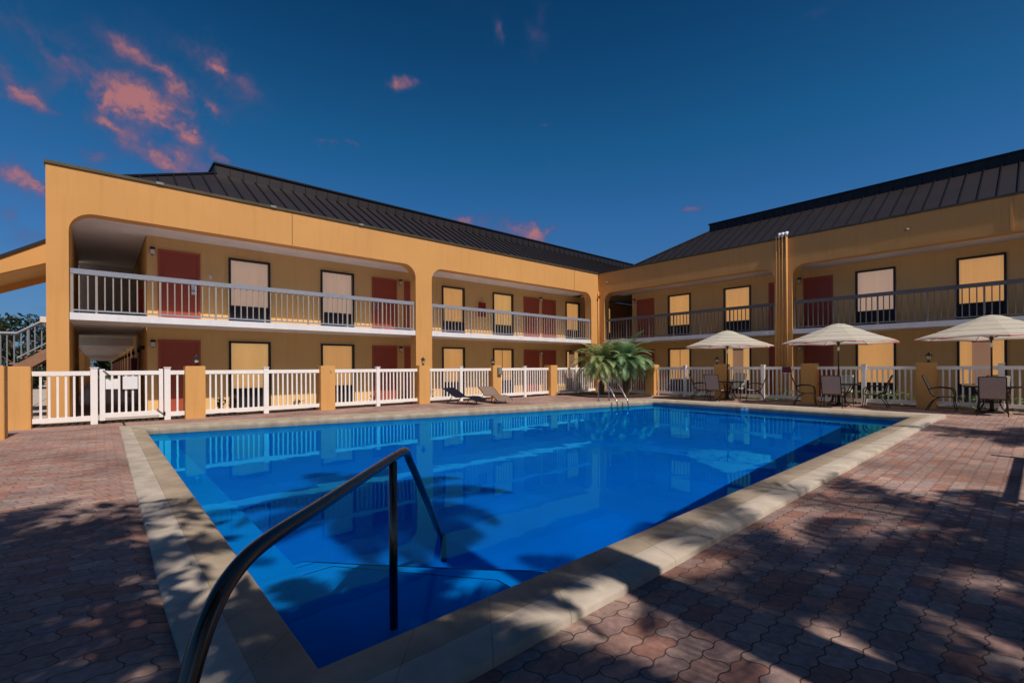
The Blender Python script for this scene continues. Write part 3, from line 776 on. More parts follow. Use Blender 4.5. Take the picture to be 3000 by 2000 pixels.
# fence left of the gate, its posts, and the gate
fence_span(0, -21.85, -20.87, 'white picket span left of the gate, beside the leftmost pillars', post=False)
fence_span(0, -19.31, -19.01, 'very short white picket piece between the gate and the lantern pillar', post=False)
for y, l in ((-20.80, 'thick white post on the latch side of the gate'), (-19.375, 'white hinge post right of the gate')):
    b = MB(); b.box(-.065, .065, -.065, .065, 0, 1.35); b.box(-.08, .08, -.08, .08, 1.35, 1.375); o = b.build('gate_post', 'white', bevel=.006); o.location = (1.1, y, 0)
    tag(o, l, 'post', 'posts of the pool gate')
G = thing('pool_gate', 'white picket pool gate with two boards hung on its pickets', 'gate', (1.1, -19.46, 0), world=True)
b = MB(); b.box(1.055, 1.145, -20.70, -20.60, .08, 1.33); b.box(1.055, 1.145, -19.55, -19.465, .08, 1.33)
b.box(1.07, 1.13, -20.60, -19.55, 1.18, 1.285); b.box(1.07, 1.13, -20.60, -19.55, .14, .26); b.build('gate_frame', 'white', G, bevel=.004)
b = MB()
for i in range(1, 8):
    y = -20.60+1.05*i/8; b.box(1.082, 1.118, y-.021, y+.021, .26, 1.18)
b.build('gate_pickets', 'white', G)
b = MB(); b.tube([(1.15, -20.64, 1.30), (1.15, -20.50, 1.17)], .012, 8); b.tube([(1.15, -19.60, .30), (1.15, -19.47, .16)], .014, 8); b.build('gate_brace', 'steel', G)
b = MB(); b.box(1.10, 1.17, -19.47, -19.42, .12, .22); b.build('hinge', 'blackmetal', G)
b = MB(); b.box(1.146, 1.152, -20.27, -19.98, .83, 1.15); o = b.build('gate_sign', 'signwhite'); tag(o, 'blank-looking white square board hung on the middle of the gate', 'sign')
b = MB(); b.box(1.062, 1.068, -20.59, -20.33, .84, 1.09); o = b.build('gate_sign', 'signwhite'); tag(o, 'pale board behind the left pickets of the gate', 'sign')
b = MB(); b.box(-.15, .15, -.006, .006, -.125, .125); T = b.build('fence_sign', 'signred', bevel=.003); T.location = (9.93, -1.54, 1.17)
tag(T, 'small maroon sign hung on the white fence near the pipes', 'sign')
b = MB(); b.box(-.15, .15, -.009, -.0065, -.125, -.108); b.box(-.15, .15, -.009, -.0065, .108, .112); b.build('sign_border', 'signwhite', T)
# outlet box
T = thing('outlet_box', 'grey weatherproof electrical box on the fence pillar', 'outlet box', (1.285, -8.25, 1.15))
b = MB(); b.box(0, .09, -.10, .10, -.14, .16); b.build('box_body', 'box', T, bevel=.01)
b = MB(); b.box(.09, .105, -.085, .085, -.12, .14); b.build('box_lid', 'box', T, bevel=.004)
b = MB(); b.box(0, .006, -.02, .02, -.04, .04); o = b.build('outlet_plate', 'box'); o.location = (1.2855, -15.20, 1.2); tag(o, 'tiny dark outlet plate on the second pillar right of the gate', 'outlet')

# lanterns on pillars
def lantern(loc, label):
    T = thing('pillar_lantern', label, 'lantern', loc, group='lanterns on the fence pillars')
    if 'base' not in LAN:
        b = MB(); b.lathe([(.055, 0), (.055, .02), (.02, .03), (.02, .06), (.05, .075), (.05, .08)]); LAN['base'] = b.build('lantern_base', 'blackmetal', T, smooth=False)
        b = MB(); b.lathe([(.035, .08), (.055, .12), (.055, .16), (.035, .21)]); LAN['g'] = b.build('lamp_glass', 'lampglass', T, smooth=True)
        b = MB()
        for k in range(4):
            a = k*math.pi/2+.4; b.tube([(.05*math.cos(a), .05*math.sin(a), .08), (.075*math.cos(a), .075*math.sin(a), .22)], .005, 5)
        b.lathe([(.11, .215), (.10, .225), (.03, .27), (.012, .31), (.0, .32)]); LAN['c'] = b.build('lantern_cap', 'blackmetal', T)
    else:
        for k in ('base', 'g', 'c'):
            c = LAN[k].copy(); C.objects.link(c); c.parent = T
LAN = {}
lantern((1.06, -18.73, PH), 'small dark lantern on the pillar right of the gate, before a red door')
lantern((1.06, -11.72, PH), 'small lantern in front of the middle arcade column')
lantern((1.06, -8.40, PH), 'small lantern above the pillar with the outlet box')
lantern((7.3, -1.5, PH), 'small lantern beside the left umbrella pole')
lantern((13.9, -1.5, PH), 'small lantern on the pillar between the middle and right umbrellas')

# ---------------------------------------------------------------- depth markers
def tile5(p, txt, label):
    b = MB(); b.box(-.11, .11, -.003, .003, -.045, .045); o = b.build('depth_marker', 'signwhite'); o.location = p; tag(o, label, 'depth marker')
    if txt:
        cu = bpy.data.curves.new('numeral', 'FONT'); cu.body = txt; cu.size = .10; cu.align_x = 'CENTER'; cu.align_y = 'CENTER'; cu.extrude = .001
        t = bpy.data.objects.new('numeral', cu); C.objects.link(t)
        dg = bpy.context.evaluated_depsgraph_get(); me = bpy.data.meshes.new_from_object(t.evaluated_get(dg)); bpy.data.objects.remove(t)
        me.materials.append(M['grille']); n = bpy.data.objects.new('numeral', me); C.objects.link(n); n.parent = o
        n.rotation_euler = (R(90), 0, 0); n.location = (0, -.005, 0)
    return o
tile5((10.2, -5.92, .0), '5', 'pale depth tile with a dark 5 under the far coping')
o = tile5((5.28, -13.11, .0), '', 'pale tile under the coping opposite the dark lounger'); o.rotation_euler = (0, 0, R(90-12.5)); o.scale = (.6, 1, 1)

# ---------------------------------------------------------------- pool ladder
def bez(pts, n=10):
    out_ = []
    P = [Vector(p) for p in pts]
    for i in range(len(P)-1):
        p0 = P[max(0, i-1)]; p1 = P[i]; p2 = P[i+1]; p3 = P[min(len(P)-1, i+2)]
        for k in range(n):
            t = k/n
            out_.append(.5*((2*p1)+(p2-p0)*t+(2*p0-5*p1+4*p2-p3)*t*t+(3*p1-p0-3*p2+p3)*t**3))
    out_.append(P[-1]); return out_
T = thing('pool_ladder', 'stainless steel pool ladder arching over the far coping below the palms', 'ladder', (5.86, -7.2, .1), R(-12.5))
for s in (-.24, .24):
    b = MB(); b.tube(bez([(0, s, -.05), (0, s, .35), (.0, s, .62), (.12, s, .80), (.30, s, .78), (.55, s, .55), (.85, s, .18), (.97, s, -.02), (1.0, s, -.5), (1.0, s, -1.0)], 6), .022, 10); b.build('ladder_rail', 'steel', T, smooth=True)
for k, z in enumerate((-.35, -.65, -.92)):
    b = MB(); b.box(.95, 1.05, -.24, .24, z-.015, z+.015); b.build('ladder_tread', 'steel', T)
b = MB()
for s in (-.24, .24): b.lathe([(.05, -.02), (.05, .01), (.03, .03)], (0, s, 0))
b.build('ladder_flange', 'steel', T)

# ---------------------------------------------------------------- stair handrail in the near corner
def pc(lat, dep, z): return CAM + RT*lat + FW*dep + Vector((0, 0, z-HC))
T = thing('pool_handrail', 'thick dark steel handrail rising from the near coping and dropping into the pool', 'handrail', tuple(pc(-.79, 1.06, .1)), world=True)
path = [pc(-.80, 1.00, .06), pc(-.795, 1.03, .25), pc(-.79, 1.08, .45), pc(-.785, 1.13, .58), pc(-.78, 1.20, .695), pc(-.775, 1.30, .765), pc(-.765, 1.45, .795), pc(-.74, 1.8, .802), pc(-.70, 2.4, .812), pc(-.673, 2.84, .815), pc(-.668, 2.95, .79), pc(-.664, 3.03, .72), pc(-.65, 3.2, .57), pc(-.60, 3.88, -.05)]
b = MB(); b.tube(bez(path, 6), .0245, 18); b.build('rail_tube', 'bronze', T, smooth=True)
b = MB(); b.tube([pc(-.675, 2.64, .80), pc(-.675, 2.64, -.235)], .0235, 18); b.build('support_post', 'bronze', T, smooth=True)
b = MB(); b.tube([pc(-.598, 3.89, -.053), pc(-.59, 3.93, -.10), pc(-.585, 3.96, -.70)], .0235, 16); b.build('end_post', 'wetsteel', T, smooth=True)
b = MB(); b.lathe([(.055, -.02), (.055, .012), (.035, .03)], tuple(pc(-.80, 1.0, .1))); b.build('rail_flange', 'bronze', T)

# ---------------------------------------------------------------- patio sets
GP = 'patio chairs round the umbrella tables'
def chair(name, label, sling='sling'):
    T = thing(name, label, 'chair', group=GP)       # faces +y (towards the table)
    bl = [(x, y, z) for x, y, z in ((0, -.44, 1.0), (0, -.36, .80), (0, -.27, .55), (0, -.22, .46), (0, -.10, .405), (0, .10, .405), (0, .24, .43))]
    sp = bez(bl, 5)
    m = MB(); prev = None
    for p in sp[: int(len(sp)*.52)]:
        c = (m.v((-.235, p.y, p.z)), m.v((.235, p.y, p.z)), m.v((.235, p.y+.008, p.z+.004)), m.v((-.235, p.y+.008, p.z+.004)))
        if prev:
            for k in range(4): m.f([prev[k], prev[(k+1) % 4], c[(k+1) % 4], c[k]])
        else: m.f(c)
        prev = c
    m.f(prev); m.build('backrest', sling, T)
    m = MB(); prev = None
    for p in sp[int(len(sp)*.52)-1:]:
        c = (m.v((-.235, p.y, p.z)), m.v((.235, p.y, p.z)), m.v((.235, p.y, p.z+.008)), m.v((-.235, p.y, p.z+.008)))
        if prev:
            for k in range(4): m.f([prev[k], prev[(k+1) % 4], c[(k+1) % 4], c[k]])
        else: m.f(c)
        prev = c
    m.f(prev); m.build('seat', sling, T)
    m = MB()
    for s in (-.25, .25): m.tube([Vector((s, p.y, p.z)) for p in sp], .013, 6)
    m.tube([(-.25, -.44, 1.0), (0, -.45, 1.015), (.25, -.44, 1.0)], .013, 6); m.tube([(-.25, .24, .43), (.25, .24, .43)], .013, 6); m.tube([(-.25, -.2, .42), (.25, -.2, .42)], .012, 6)
    m.build('chair_frame', 'chairframe', T)
    for s in (-.27, .27):
        m = MB(); m.tube(bez([(s, -.30, .62), (s*1.05, -.12, .67), (s*1.05, .12, .66), (s*1.03, .22, .60), (s*1.0, .25, .45)], 5), .015, 6); m.build('armrest', 'chairframe', T)
        m = MB(); m.tube(bez([(s, .25, .45), (s, .24, .25), (s*1.04, .28, .0)], 4), .013, 6); m.build('leg', 'chairframe', T)
        m = MB(); m.tube(bez([(s*.95, -.02, .41), (s, -.22, .28), (s*1.04, -.36, .0)], 4), .013, 6); m.build('leg', 'chairframe', T)
    return T
def table():
    T = thing('patio_table', '', 'table', group='round patio tables under the umbrellas')
    m = MB(); m.lathe([(.555, .695), (.58, .705), (.58, .735), (.56, .742)], n=28); m.build('table_rim', 'chairframe', T)
    m = MB(); m.lathe([(.555, .727), (.555, .745)], n=28); m.build('table_top', 'glassTable', T)
    for k in range(4):
        a = k*math.pi/2+.6; c, s = math.cos(a), math.sin(a)
        m = MB(); m.tube(bez([(c*.50, s*.50, .70), (c*.40, s*.40, .50), (c*.22, s*.22, .32), (c*.30, s*.30, .12), (c*.46, s*.46, .0)], 4), .016, 6); m.build('leg', 'chairframe', T)
    m = MB(); m.lathe([(.23, .30), (.24, .31), (.23, .32)], n=16); m.build('table_ring', 'chairframe', T)
    return T
def umbrella():
    T = thing('patio_umbrella', '', 'umbrella', group='striped umbrellas on the patio tables')
    n = 8; m = MB(); rad = 1.63; rings = []
    prof = [(.30, 2.585), (.55, 2.50), (.9, 2.345), (1.25, 2.205), (1.5, 2.115), (1.63, 2.06)]
    for r_, z in prof:
        ring = []
        for k in range(n):
            for j in range(4):
                a0 = (k)*2*math.pi/n; a1 = (k+1)*2*math.pi/n; t = j/4
                p = Vector((math.cos(a0), math.sin(a0), 0)).lerp(Vector((math.cos(a1), math.sin(a1), 0)), t)*r_
                sag = .035*r_/rad*math.sin(math.pi*t)
                ring.append(m.v((p.x*(1-sag*.6), p.y*(1-sag*.6), z+sag*.9 - (0))))
        rings.append(ring)
    N_ = n*4
    for i in range(len(rings)-1):
        for k in range(N_): m.f([rings[i][k], rings[i][(k+1) % N_], rings[i+1][(k+1) % N_], rings[i+1][k]])
    # hanging hem
    hem = [m.v((v.co.x*1.004, v.co.y*1.004, v.co.z-.045)) for v in rings[-1]]
    for k in range(N_): m.f([rings[-1][k], rings[-1][(k+1) % N_], hem[(k+1) % N_], hem[k]])
    can = m.build('canopy', 'fabric', T, recalc=False)
    m = MB(); rg = []
    for r_, z in ((.02, 2.69), (.2, 2.655), (.38, 2.575), (.40, 2.555)):
        rg.append([m.v((r_*math.cos(k*2*math.pi/16), r_*math.sin(k*2*math.pi/16), z)) for k in range(16)])
    for i in range(3):
        for k in range(16): m.f([rg[i][k], rg[i][(k+1) % 16], rg[i+1][(k+1) % 16], rg[i+1][k]])
    m.build('vent_flap', 'fabric', can, recalc=False)
    m = MB(); m.tube([(0, 0, .08), (0, 0, 2.69)], .021, 10); m.lathe([(.0, 2.69), (.03, 2.70), (.03, 2.73), (.0, 2.76)]); m.lathe([(.03, 2.0), (.045, 2.02), (.045, 2.08), (.03, 2.10)], n=10); m.build('pole', 'parasolpole', T, smooth=True)
    m = MB(); m.lathe([(.027, 1.80), (.032, 1.82), (.032, 1.90), (.027, 1.92)], n=10); m.build('crank_collar', 'lampglass', T)
    for k in range(n):
        a = k*2*math.pi/n; c, s = math.cos(a), math.sin(a)
        m = MB(); m.tube([(c*.04, s*.04, 2.60), (c*.9, s*.9, 2.325), (c*1.62, s*1.62, 2.045)], .008, 5); rb = m.build('rib', 'parasolpole', T)
        m = MB(); m.tube([(c*.04, s*.04, 2.06), (c*.85, s*.85, 2.335)], .007, 5); m.build('strut', 'parasolpole', rb)
    m = MB(); m.lathe([(.25, 0), (.25, .04), (.10, .07), (.045, .10), (.04, .34), (.0, .341)], n=24); m.build('umbrella_base', 'blackmetal', T)
    return T
tb0 = table(); um0 = umbrella()
spots = [((8.17, -2.50), 'left', 'farthest from the camera'), ((11.82, -2.60), 'middle', 'in front of the red door'), ((15.30, -2.30), 'right', 'at the right edge, largest in view')]
cam_dir = lambda x, y: math.atan2(CAM.y-y, CAM.x-x)
CH = chair('patio_chair', 'x')
CHp = chair('patio_chair', 'x', 'pale_sling')
first = {id(CH): True, id(CHp): True}
clabs = {
 'left': ['taupe patio chair at the left table with its back to the camera', 'taupe patio chair at the left table, in profile right of the pole', 'pale patio chair behind the left table facing the camera', 'taupe patio chair at the left table, outermost on the palm side'],
 'middle': ['taupe patio chair at the middle table with its back to the camera', 'patio chair at the middle table in profile, open to the left', 'pale patio chair on the far side of the middle table', 'taupe patio chair at the middle table in profile before the yellow pillar'],
 'right': ['grey-brown patio chair at the right table, back square to the camera', 'patio chair cut by the right edge of the photo', 'pale patio chair on the far side of the right table', 'patio chair in profile left of the right table'] }
ulab = {'left': 'cream striped umbrella over the left table, smallest in view', 'middle': 'cream striped umbrella with pink corners over the middle table', 'right': 'cream striped umbrella at the right edge, largest in view'}
tlab = {'left': 'round patio table under the left umbrella', 'middle': 'round glass patio table under the middle umbrella', 'right': 'round patio table under the right umbrella, behind a square-backed chair'}
for i, ((x, y), nm, _) in enumerate(spots):
    rz = [.1, .5, .25][i]
    if i == 0: tb = tb0; um = um0; tb.location = (x, y, 0); um.location = (x, y, 0)
    else: tb = dup(tb0, (x, y, 0), rz); um = dup(um0, (x, y, 0), rz)
    tb.rotation_euler = (0, 0, rz); um.rotation_euler = (0, 0, rz)
    tb['label'] = tlab[nm]; um['label'] = ulab[nm]
    base = cam_dir(x, y)
    # angles relative to the direction of the camera, radius from the pole
    offs = {'left': [(-.45, .95), (1.45, .92), (2.75, .80), (-1.35, .95)], 'middle': [(-.16, .92), (1.45, .92), (2.95, .78), (-1.52, .90)], 'right': [(.02, .90), (1.5, .98), (3.05, .75), (-1.5, .98)]}[nm]
    for k, (da, rr) in enumerate(offs):
        a = base+da; px, py = x+math.cos(a)*rr, y+math.sin(a)*rr
        src = CHp if k == 2 else CH
        rzc = math.atan2(y-py, x-px)-math.pi/2 + random.uniform(-.12, .12)
        if first[id(src)]: c = src; first[id(src)] = False
        else: c = dup(src, (px, py, 0), rzc)
        c.location = (px, py, 0); c.rotation_euler = (0, 0, rzc); c['label'] = clabs[nm][k]

# ---------------------------------------------------------------- loungers
def lounger(head, foot, mt, label, fr='blackmetal'):
    h = Vector((*head, 0)); f = Vector((*foot, 0)); d = f-h
    T = thing('sun_lounger', label, 'sun lounger', tuple(h), math.atan2(d.y, d.x), group='sun loungers on the deck')
    L_ = d.length; w = .30
    pr = bez([(0, 0, .56), (.22, 0, .46), (.46, 0, .32), (.62, 0, .25), (.95, 0, .27), (1.2, 0, .26), (L_-.15, 0, .19), (L_, 0, .12)], 5)
    cut = int(len(pr)*.46)
    for nm, seg in (('backrest', pr[:cut]), ('seat', pr[cut-1:])):
        m = MB(); prev = None
        for p in seg:
            c = (m.v((p.x, -w, p.z)), m.v((p.x, w, p.z)), m.v((p.x, w, p.z+.012)), m.v((p.x, -w, p.z+.012)))
            if prev:
                for k in range(4): m.f([prev[k], prev[(k+1) % 4], c[(k+1) % 4], c[k]])
            else: m.f(c)
            prev = c
        m.f(prev); m.build(nm, mt, T)
    m = MB()
    for s in (-w-.012, w+.012): m.tube([Vector((p.x, s, p.z)) for p in pr], .015, 6)
    m.tube([(0, -w, .56), (0, w, .56)], .015, 6); m.build('lounger_frame', fr, T)
    for x in (.30, 1.15):
        for s in (-w, w):
            m = MB(); m.tube(bez([(x-.10, s, .0), (x, s, .14), (x+.14, s, .26)], 3), .014, 6); m.build('leg', fr, T)
    m = MB(); m.tube([(.2, -w, .02), (L_-.4, -w, .02)], .012, 5); m.tube([(.2, w, .02), (L_-.4, w, .02)], .012, 5); m.build('ground_rail', fr, T)
    return T
lounger((1.62, -11.0), (3.06, -10.54), 'navy', 'dark navy sun lounger with raised back, left of the two by the fence')
lounger((1.80, -9.38), (3.37, -9.72), 'brownsling', 'brown mesh sun lounger with raised back, right of the dark one', 'chairframe')

# ---------------------------------------------------------------- plants
def frond(m, base, az, el, L_, droop, nleaf, lw, ll, vee=.32):
    base = Vector(base); d = Vector((math.cos(az), math.sin(az), 0)); side = Vector((-d.y, d.x, 0))
    p = base.copy(); ang = el; pts = [p.copy()]; dirs = []
    n = 12
    for i in range(n):
        v = d*math.cos(ang)+Vector((0, 0, math.sin(ang))); dirs.append(v); p = p+v*(L_/n); pts.append(p.copy()); ang -= droop/n*(1+i/n)
    dirs.append(dirs[-1])
    m.tube(pts, [.014*(1-.8*i/n)*L_ for i in range(n+1)], 4, cap=False)
    for k in range(nleaf):
        t = .12+.88*k/nleaf; fi = t*n; i = min(n-1, int(fi)); q = pts[i].lerp(pts[i+1], fi-i); dv = dirs[i]
        up = side.cross(dv).normalized()
        ln = ll*L_*(math.sin(math.pi*(.18+.78*t)))*random.uniform(.8, 1.1)
        for s in (-1, 1):
            e = (side*s*.85+dv*.55-up*vee*random.uniform(.3, 1.0)).normalized()
            tip = q+e*ln+Vector((0, 0, -ln*.22)); midp = q+e*ln*.5
            w = dv*lw*.5
            a = m.v(q-w); b_ = m.v(q+w); c = m.v(midp+w*1.1); c2 = m.v(midp-w*1.1); t_ = m.v(tip)
            m.f([a, b_, c, c2]); m.f([c2, c, t_])
def palm(name, label, loc, h, crown_l, nf, mt, trunk_r=.09, nleaf=34, lw=.018, ll=.26, el_rng=(-.35, 1.35), lean=(0, 0), seed=1, group=None, multi=0, drp=1.5):
    random.seed(seed)
    T = thing(name, label, 'palm tree', loc, group=group)
    m = MB(); pts = [Vector((lean[0]*(i/8)**1.5, lean[1]*(i/8)**1.5, h*i/8)) for i in range(9)]
    m.tube(pts, [trunk_r*(1.25-.35*i/8)*(1+.08*(i % 2)) for i in range(9)], 10)
    for k in range(multi):
        a = k*2.2; m.tube([(math.cos(a)*.05, math.sin(a)*.05, 0), (math.cos(a)*.25, math.sin(a)*.25, h*.8)], [trunk_r, trunk_r*.7], 8)
    m.build('trunk', 'bark', T)
    m = MB(); top = Vector((lean[0], lean[1], h))
    for k in range(nf):
        az = k*2.39996+random.uniform(-.15, .15); u = k/nf
        el = el_rng[1]+(el_rng[0]-el_rng[1])*u**.8+random.uniform(-.1, .1)
        frond(m, top+Vector((random.uniform(-.06, .06), random.uniform(-.06, .06), random.uniform(-.12, .05))), az, el, crown_l*random.uniform(.8, 1.08), drp*random.uniform(.75, 1.2), nleaf, lw, ll)
    m.build('crown', mt, T, recalc=False)
    return T
pa = pc(4.05, 21.3, 0); pb = pc(5.2, 21.3, 0)
palm('palm_tree', 'low bushy palm with yellow-green fronds, left of the pair in the fence corner', (pa.x, pa.y, 0), 1.6, 1.55, 58, 'leafA', .08, nleaf=60, lw=.015, ll=.24, seed=3, group='palms in the fence corner', multi=2, drp=1.0)
palm('palm_tree', 'greener bushy palm, right of the pair in the fence corner', (pb.x, pb.y, 0), 1.65, 1.50, 64, 'leafB', .08, nleaf=60, lw=.015, ll=.26, seed=5, group='palms in the fence corner', multi=3, drp=.95)
# round bed under the palms
b = MB(); cx, cy = (pa.x+pb.x)/2, (pa.y+pb.y)/2
b.lathe([(1.75, .0), (1.75, .05), (.0, .07)], (cx-.1, cy, .0), n=40); struct(b.build('planting_bed', 'soil'))

def leafclump(m, c, rx, ry, rz_, n, s, up=.3):
    c = Vector(c)
    for _ in range(n):
        v = Vector((random.gauss(0, 1), random.gauss(0, 1), random.gauss(0, 1))).normalized()*random.random()**.45
        p = c+Vector((v.x*rx, v.y*ry, v.z*rz_))
        a = Vector((random.uniform(-1, 1), random.uniform(-1, 1), random.uniform(-.4, 1))).normalized()
        b_ = a.cross(Vector((random.uniform(-1, 1), random.uniform(-1, 1), random.uniform(-1, 1)))).normalized()
        L_ = s*random.uniform(.6, 1.3); W = L_*.4
        m.f([m.v(p-a*L_*.5), m.v(p+b_*W*.5), m.v(p+a*L_*.5), m.v(p-b_*W*.5)])
# ground cover behind the right fence
random.seed(11)
m = MB()
for (x0, x1, hh) in ((5.1, 7.0, .10), (9.5, 10.6, .42), (11.0, 13.4, .42), (14.3, 17.0, .36), (7.9, 9.4, .10)):
    for k in range(int((x1-x0)*60)):
        x = random.uniform(x0, x1); y = random.uniform(-1.1, -.35); leafclump(m, (x, y, random.uniform(.02, hh)), .09, .09, .07, 6, .09)
tag(m.build('ground_cover', 'leafG', recalc=False), 'low leafy green ground cover growing behind the right-hand fence', 'plants', kind='stuff')
def shrub(loc, label, h, n, mt, s=.12, spread=.14):
    T = thing('shrub', label, 'shrub', loc, group='small plants along the left wing')
    m = MB()
    for k in range(4): m.tube([(0, 0, 0), (random.uniform(-.1, .1), random.uniform(-.1, .1), h*.8)], .007, 4)
    m.build('stem', 'bark', T)
    m = MB(); leafclump(m, (0, 0, h*.55), spread, spread, h*.48, n, s); m.build('foliage', mt, T, recalc=False)
shrub((.30, -18.05, 0), 'dark spiky plant behind the first pickets right of the lantern pillar', .55, 90, 'leafR', .13)
shrub((.30, -17.70, 0), 'dark upright plant second from the lantern pillar, behind the pickets', .55, 90, 'leafR', .13)
shrub((.35, -15.9, 0), 'sparse little plant by the wall, left of the plain pillar', .42, 22, 'leafR', .12, .22)
shrub((.35, -13.3, 0), 'small reddish plant in front of the red door, behind the pickets', .40, 30, 'leafR', .12, .2)
shrub((.5, -11.1, 0), 'small dark plant behind the dark lounger head', .45, 40, 'leafR', .12, .2)
shrub((.5, -4.3, 0), 'green plant behind the pickets left of the palms', .5, 60, 'leafG', .12, .25)

# far background trees beyond the stair and the breezeway
def tree(name, label, loc, h, cr, n, seed, mt='leafD', s=.5, group=None, cat='tree', low=.55):
    random.seed(seed); T = thing(name, label, cat, loc, group=group)
    m = MB(); m.tube([(0, 0, 0), (.1, 0, h*.5), (.0, .1, h*.75)], [.22, .15, .08], 8)
    for k in range(5):
        a = k*1.3; m.tube([(.05, 0, h*.4), (math.cos(a)*cr*.6, math.sin(a)*cr*.6, h*.75)], [.09, .03], 6)
    m.build('trunk', 'bark', T)
    m = MB()
    for k in range(16):
        a = random.uniform(0, 6.28); r_ = cr*random.random()**.5*.75; z = h*random.uniform(low, 1.0)
        leafclump(m, (math.cos(a)*r_, math.sin(a)*r_, z), cr*.38, cr*.38, cr*.28, n//16, s)
    m.build('crown', mt, T, recalc=False)
    return T
TG = 'trees beyond the stair'
tl = ['dark round tree beyond the stair at the left edge', 'dark tall tree rising at the very left edge', 'dark bushy tree low behind the stair railing', 'dark tree seen through the stair balusters', 'dark tree at the end of the long covered corridor', 'dark tree far behind the breezeway']
for k, (x, y, h, cr) in enumerate(((-40, -26.2, 5.3, 3.0), (-38, -29.8, 7.2, 2.4), (-30, -24.5, 3.2, 2.4), (-26, -27.6, 3.2, 2.2), (-63, -20.4, 4.5, 3.0), (-66, -24.0, 5, 3.0))):
    tree('bushy_tree', tl[k], (x, y, 0), h, cr, 2600, 20+k, s=.42, group=TG, low=.12 if k > 1 else .3)

# trees standing behind the camera whose shade falls on the deck
def palm_shade(label, loc, h, Lc, nf, seed, lean=(0, 0), nleaf=34, ll=.22, lw=.04):
    return palm('tall_palm', label, loc, h, Lc, nf, 'leafD', .17, nleaf=nleaf, lw=lw, ll=ll, lean=lean, seed=seed, group='tall palms behind the camera', drp=1.2)
SHADE = [
    # shadow centre x, y, crown height, frond length, fronds, seed
    (16.5, -15.6, 5.5, 2.5, 28, 41),
    (16.7, -8.5, 5.2, 2.3, 34, 42),
    (11.3, -18.1, 8.8, 2.0, 24, 43),
    (12.2, -21.9, 6.5, 2.6, 34, 44),
    (16.9, -19.6, 5.0, 2.2, 22, 45),
    (15.5, -17.3, 6.6, 1.9, 16, 46),
    (14.0, -19.6, 5.2, 1.5, 22, 47),
]
SUN_EL = 53.0; SUN_AZ = Vector((-.998, .062, 0)).normalized()
tn = 1/math.tan(R(SUN_EL))
for i, (sx, sy, h, Lc, nf, sd) in enumerate(SHADE):
    px = sx - SUN_AZ.x*tn*h; py = sy - SUN_AZ.y*tn*h
    palm_shade('tall slender palm standing behind the camera, number %s from the pool' % ('one', 'two', 'three', 'four', 'five', 'six', 'seven')[i], (px, py, 0), h, Lc, nf, sd)
def shade_tree(sx, sy, h, cr, n, seed, label):
    tree('shade_tree', label, (sx - SUN_AZ.x*tn*h*.8, sy - SUN_AZ.y*tn*h*.8, 0), h, cr, n, seed, s=.26, group='broad trees behind the camera')
shade_tree(13.6, -22.9, 7.5, 3.3, 9500, 61, 'unseen broad tree behind the camera, crown thickened for shade, nearest the left palms')  # unseen tree, crown thickened to cut sky light on the near deck
shade_tree(16.7, -22.3, 6.8, 2.3, 1500, 62, 'broad dark tree standing right behind the camera position')
shade_tree(17.4, -17.6, 6.8, 1.9, 300, 63, 'broad dark tree right of the camera beside the deck')
shade_tree(16.9, -14.9, 6.0, 1.2, 450, 64, 'smaller dark tree right of the deck, beyond the added shadow frame')
# unseen frame on the right, made up to throw a shadow on the pavers
T = thing('shadow_frame', 'unseen post and rail frame added right of the view for its shadow', 'shadow frame', (17.4, -12, 0))
b = MB(); b.box(-.05, .05, .55, .65, 0, 2.2); b.box(-.05, .05, -2.6, -2.5, 0, 1.75); b.build('shadow_frame_post', 'chairframe', T)
b = MB(); b.box(-.05, .05, -2.7, 2.0, 1.60, 1.70); b.box(-.03, .03, -2.5, .55, 1.86, 1.93); b.build('shadow_frame_rail', 'chairframe', T)

# ---------------------------------------------------------------- sky and sun
w = bpy.data.worlds.new('World'); scene.world = w; w.use_nodes = True; nt = w.node_tree; N = nt.nodes; L = nt.links
bg = N['Background']; bg.inputs['Strength'].default_value = .10
sky = N.new('ShaderNodeTexSky'); sky.sky_type = 'NISHITA'; sky.sun_disc = False
sky.sun_elevation = R(SUN_EL); tosun = -SUN_AZ
sky.sun_rotation = math.atan2(tosun.x, tosun.y)
sky.air_density = 1.0; sky.dust_density = .4; sky.ozone_density = 4.0
def vm(op, a, b_=None, c=None):
    n = N.new('ShaderNodeVectorMath'); n.operation = op
    for i, v in enumerate((a, b_, c)):
        if v is None: continue
        if isinstance(v, (tuple, Vector)): n.inputs[i].default_value = v
        elif isinstance(v, (int, float)): n.inputs[3 if op == 'SCALE' else i].default_value = v
        else: L.new(v, n.inputs[i])
    return n
def mm(op, a, b_=None):
    n = N.new('ShaderNodeMath'); n.operation = op
    for i, v in enumerate((a, b_)):
        if v is None: continue
        if isinstance(v, (int, float)): n.inputs[i].default_value = v
        else: L.new(v, n.inputs[i])
    return n.outputs[0]
tc = N.new('ShaderNodeTexCoord'); dvec = tc.outputs['Generated']
sp = N.new('ShaderNodeSeparateXYZ'); L.new(dvec, sp.inputs[0])
SKY_T = (.16, .62, 1.0)
tint = N.new('ShaderNodeValToRGB'); tz = tint.color_ramp
L.new(sp.outputs[2], tint.inputs[0])
tz.elements[0].position = 0; tz.elements[0].color = (.20, .33, .58, 1)
tz.elements[1].position = 1; tz.elements[1].color = (.04, .25, .42, 1)
for p, c in ((.12, (.24, .42, .64, 1)), (.28, (.20, .52, .78, 1)), (.42, (.10, .50, .70, 1)), (.6, (.05, .32, .50, 1))):
    e = tz.elements.new(p); e.color = c
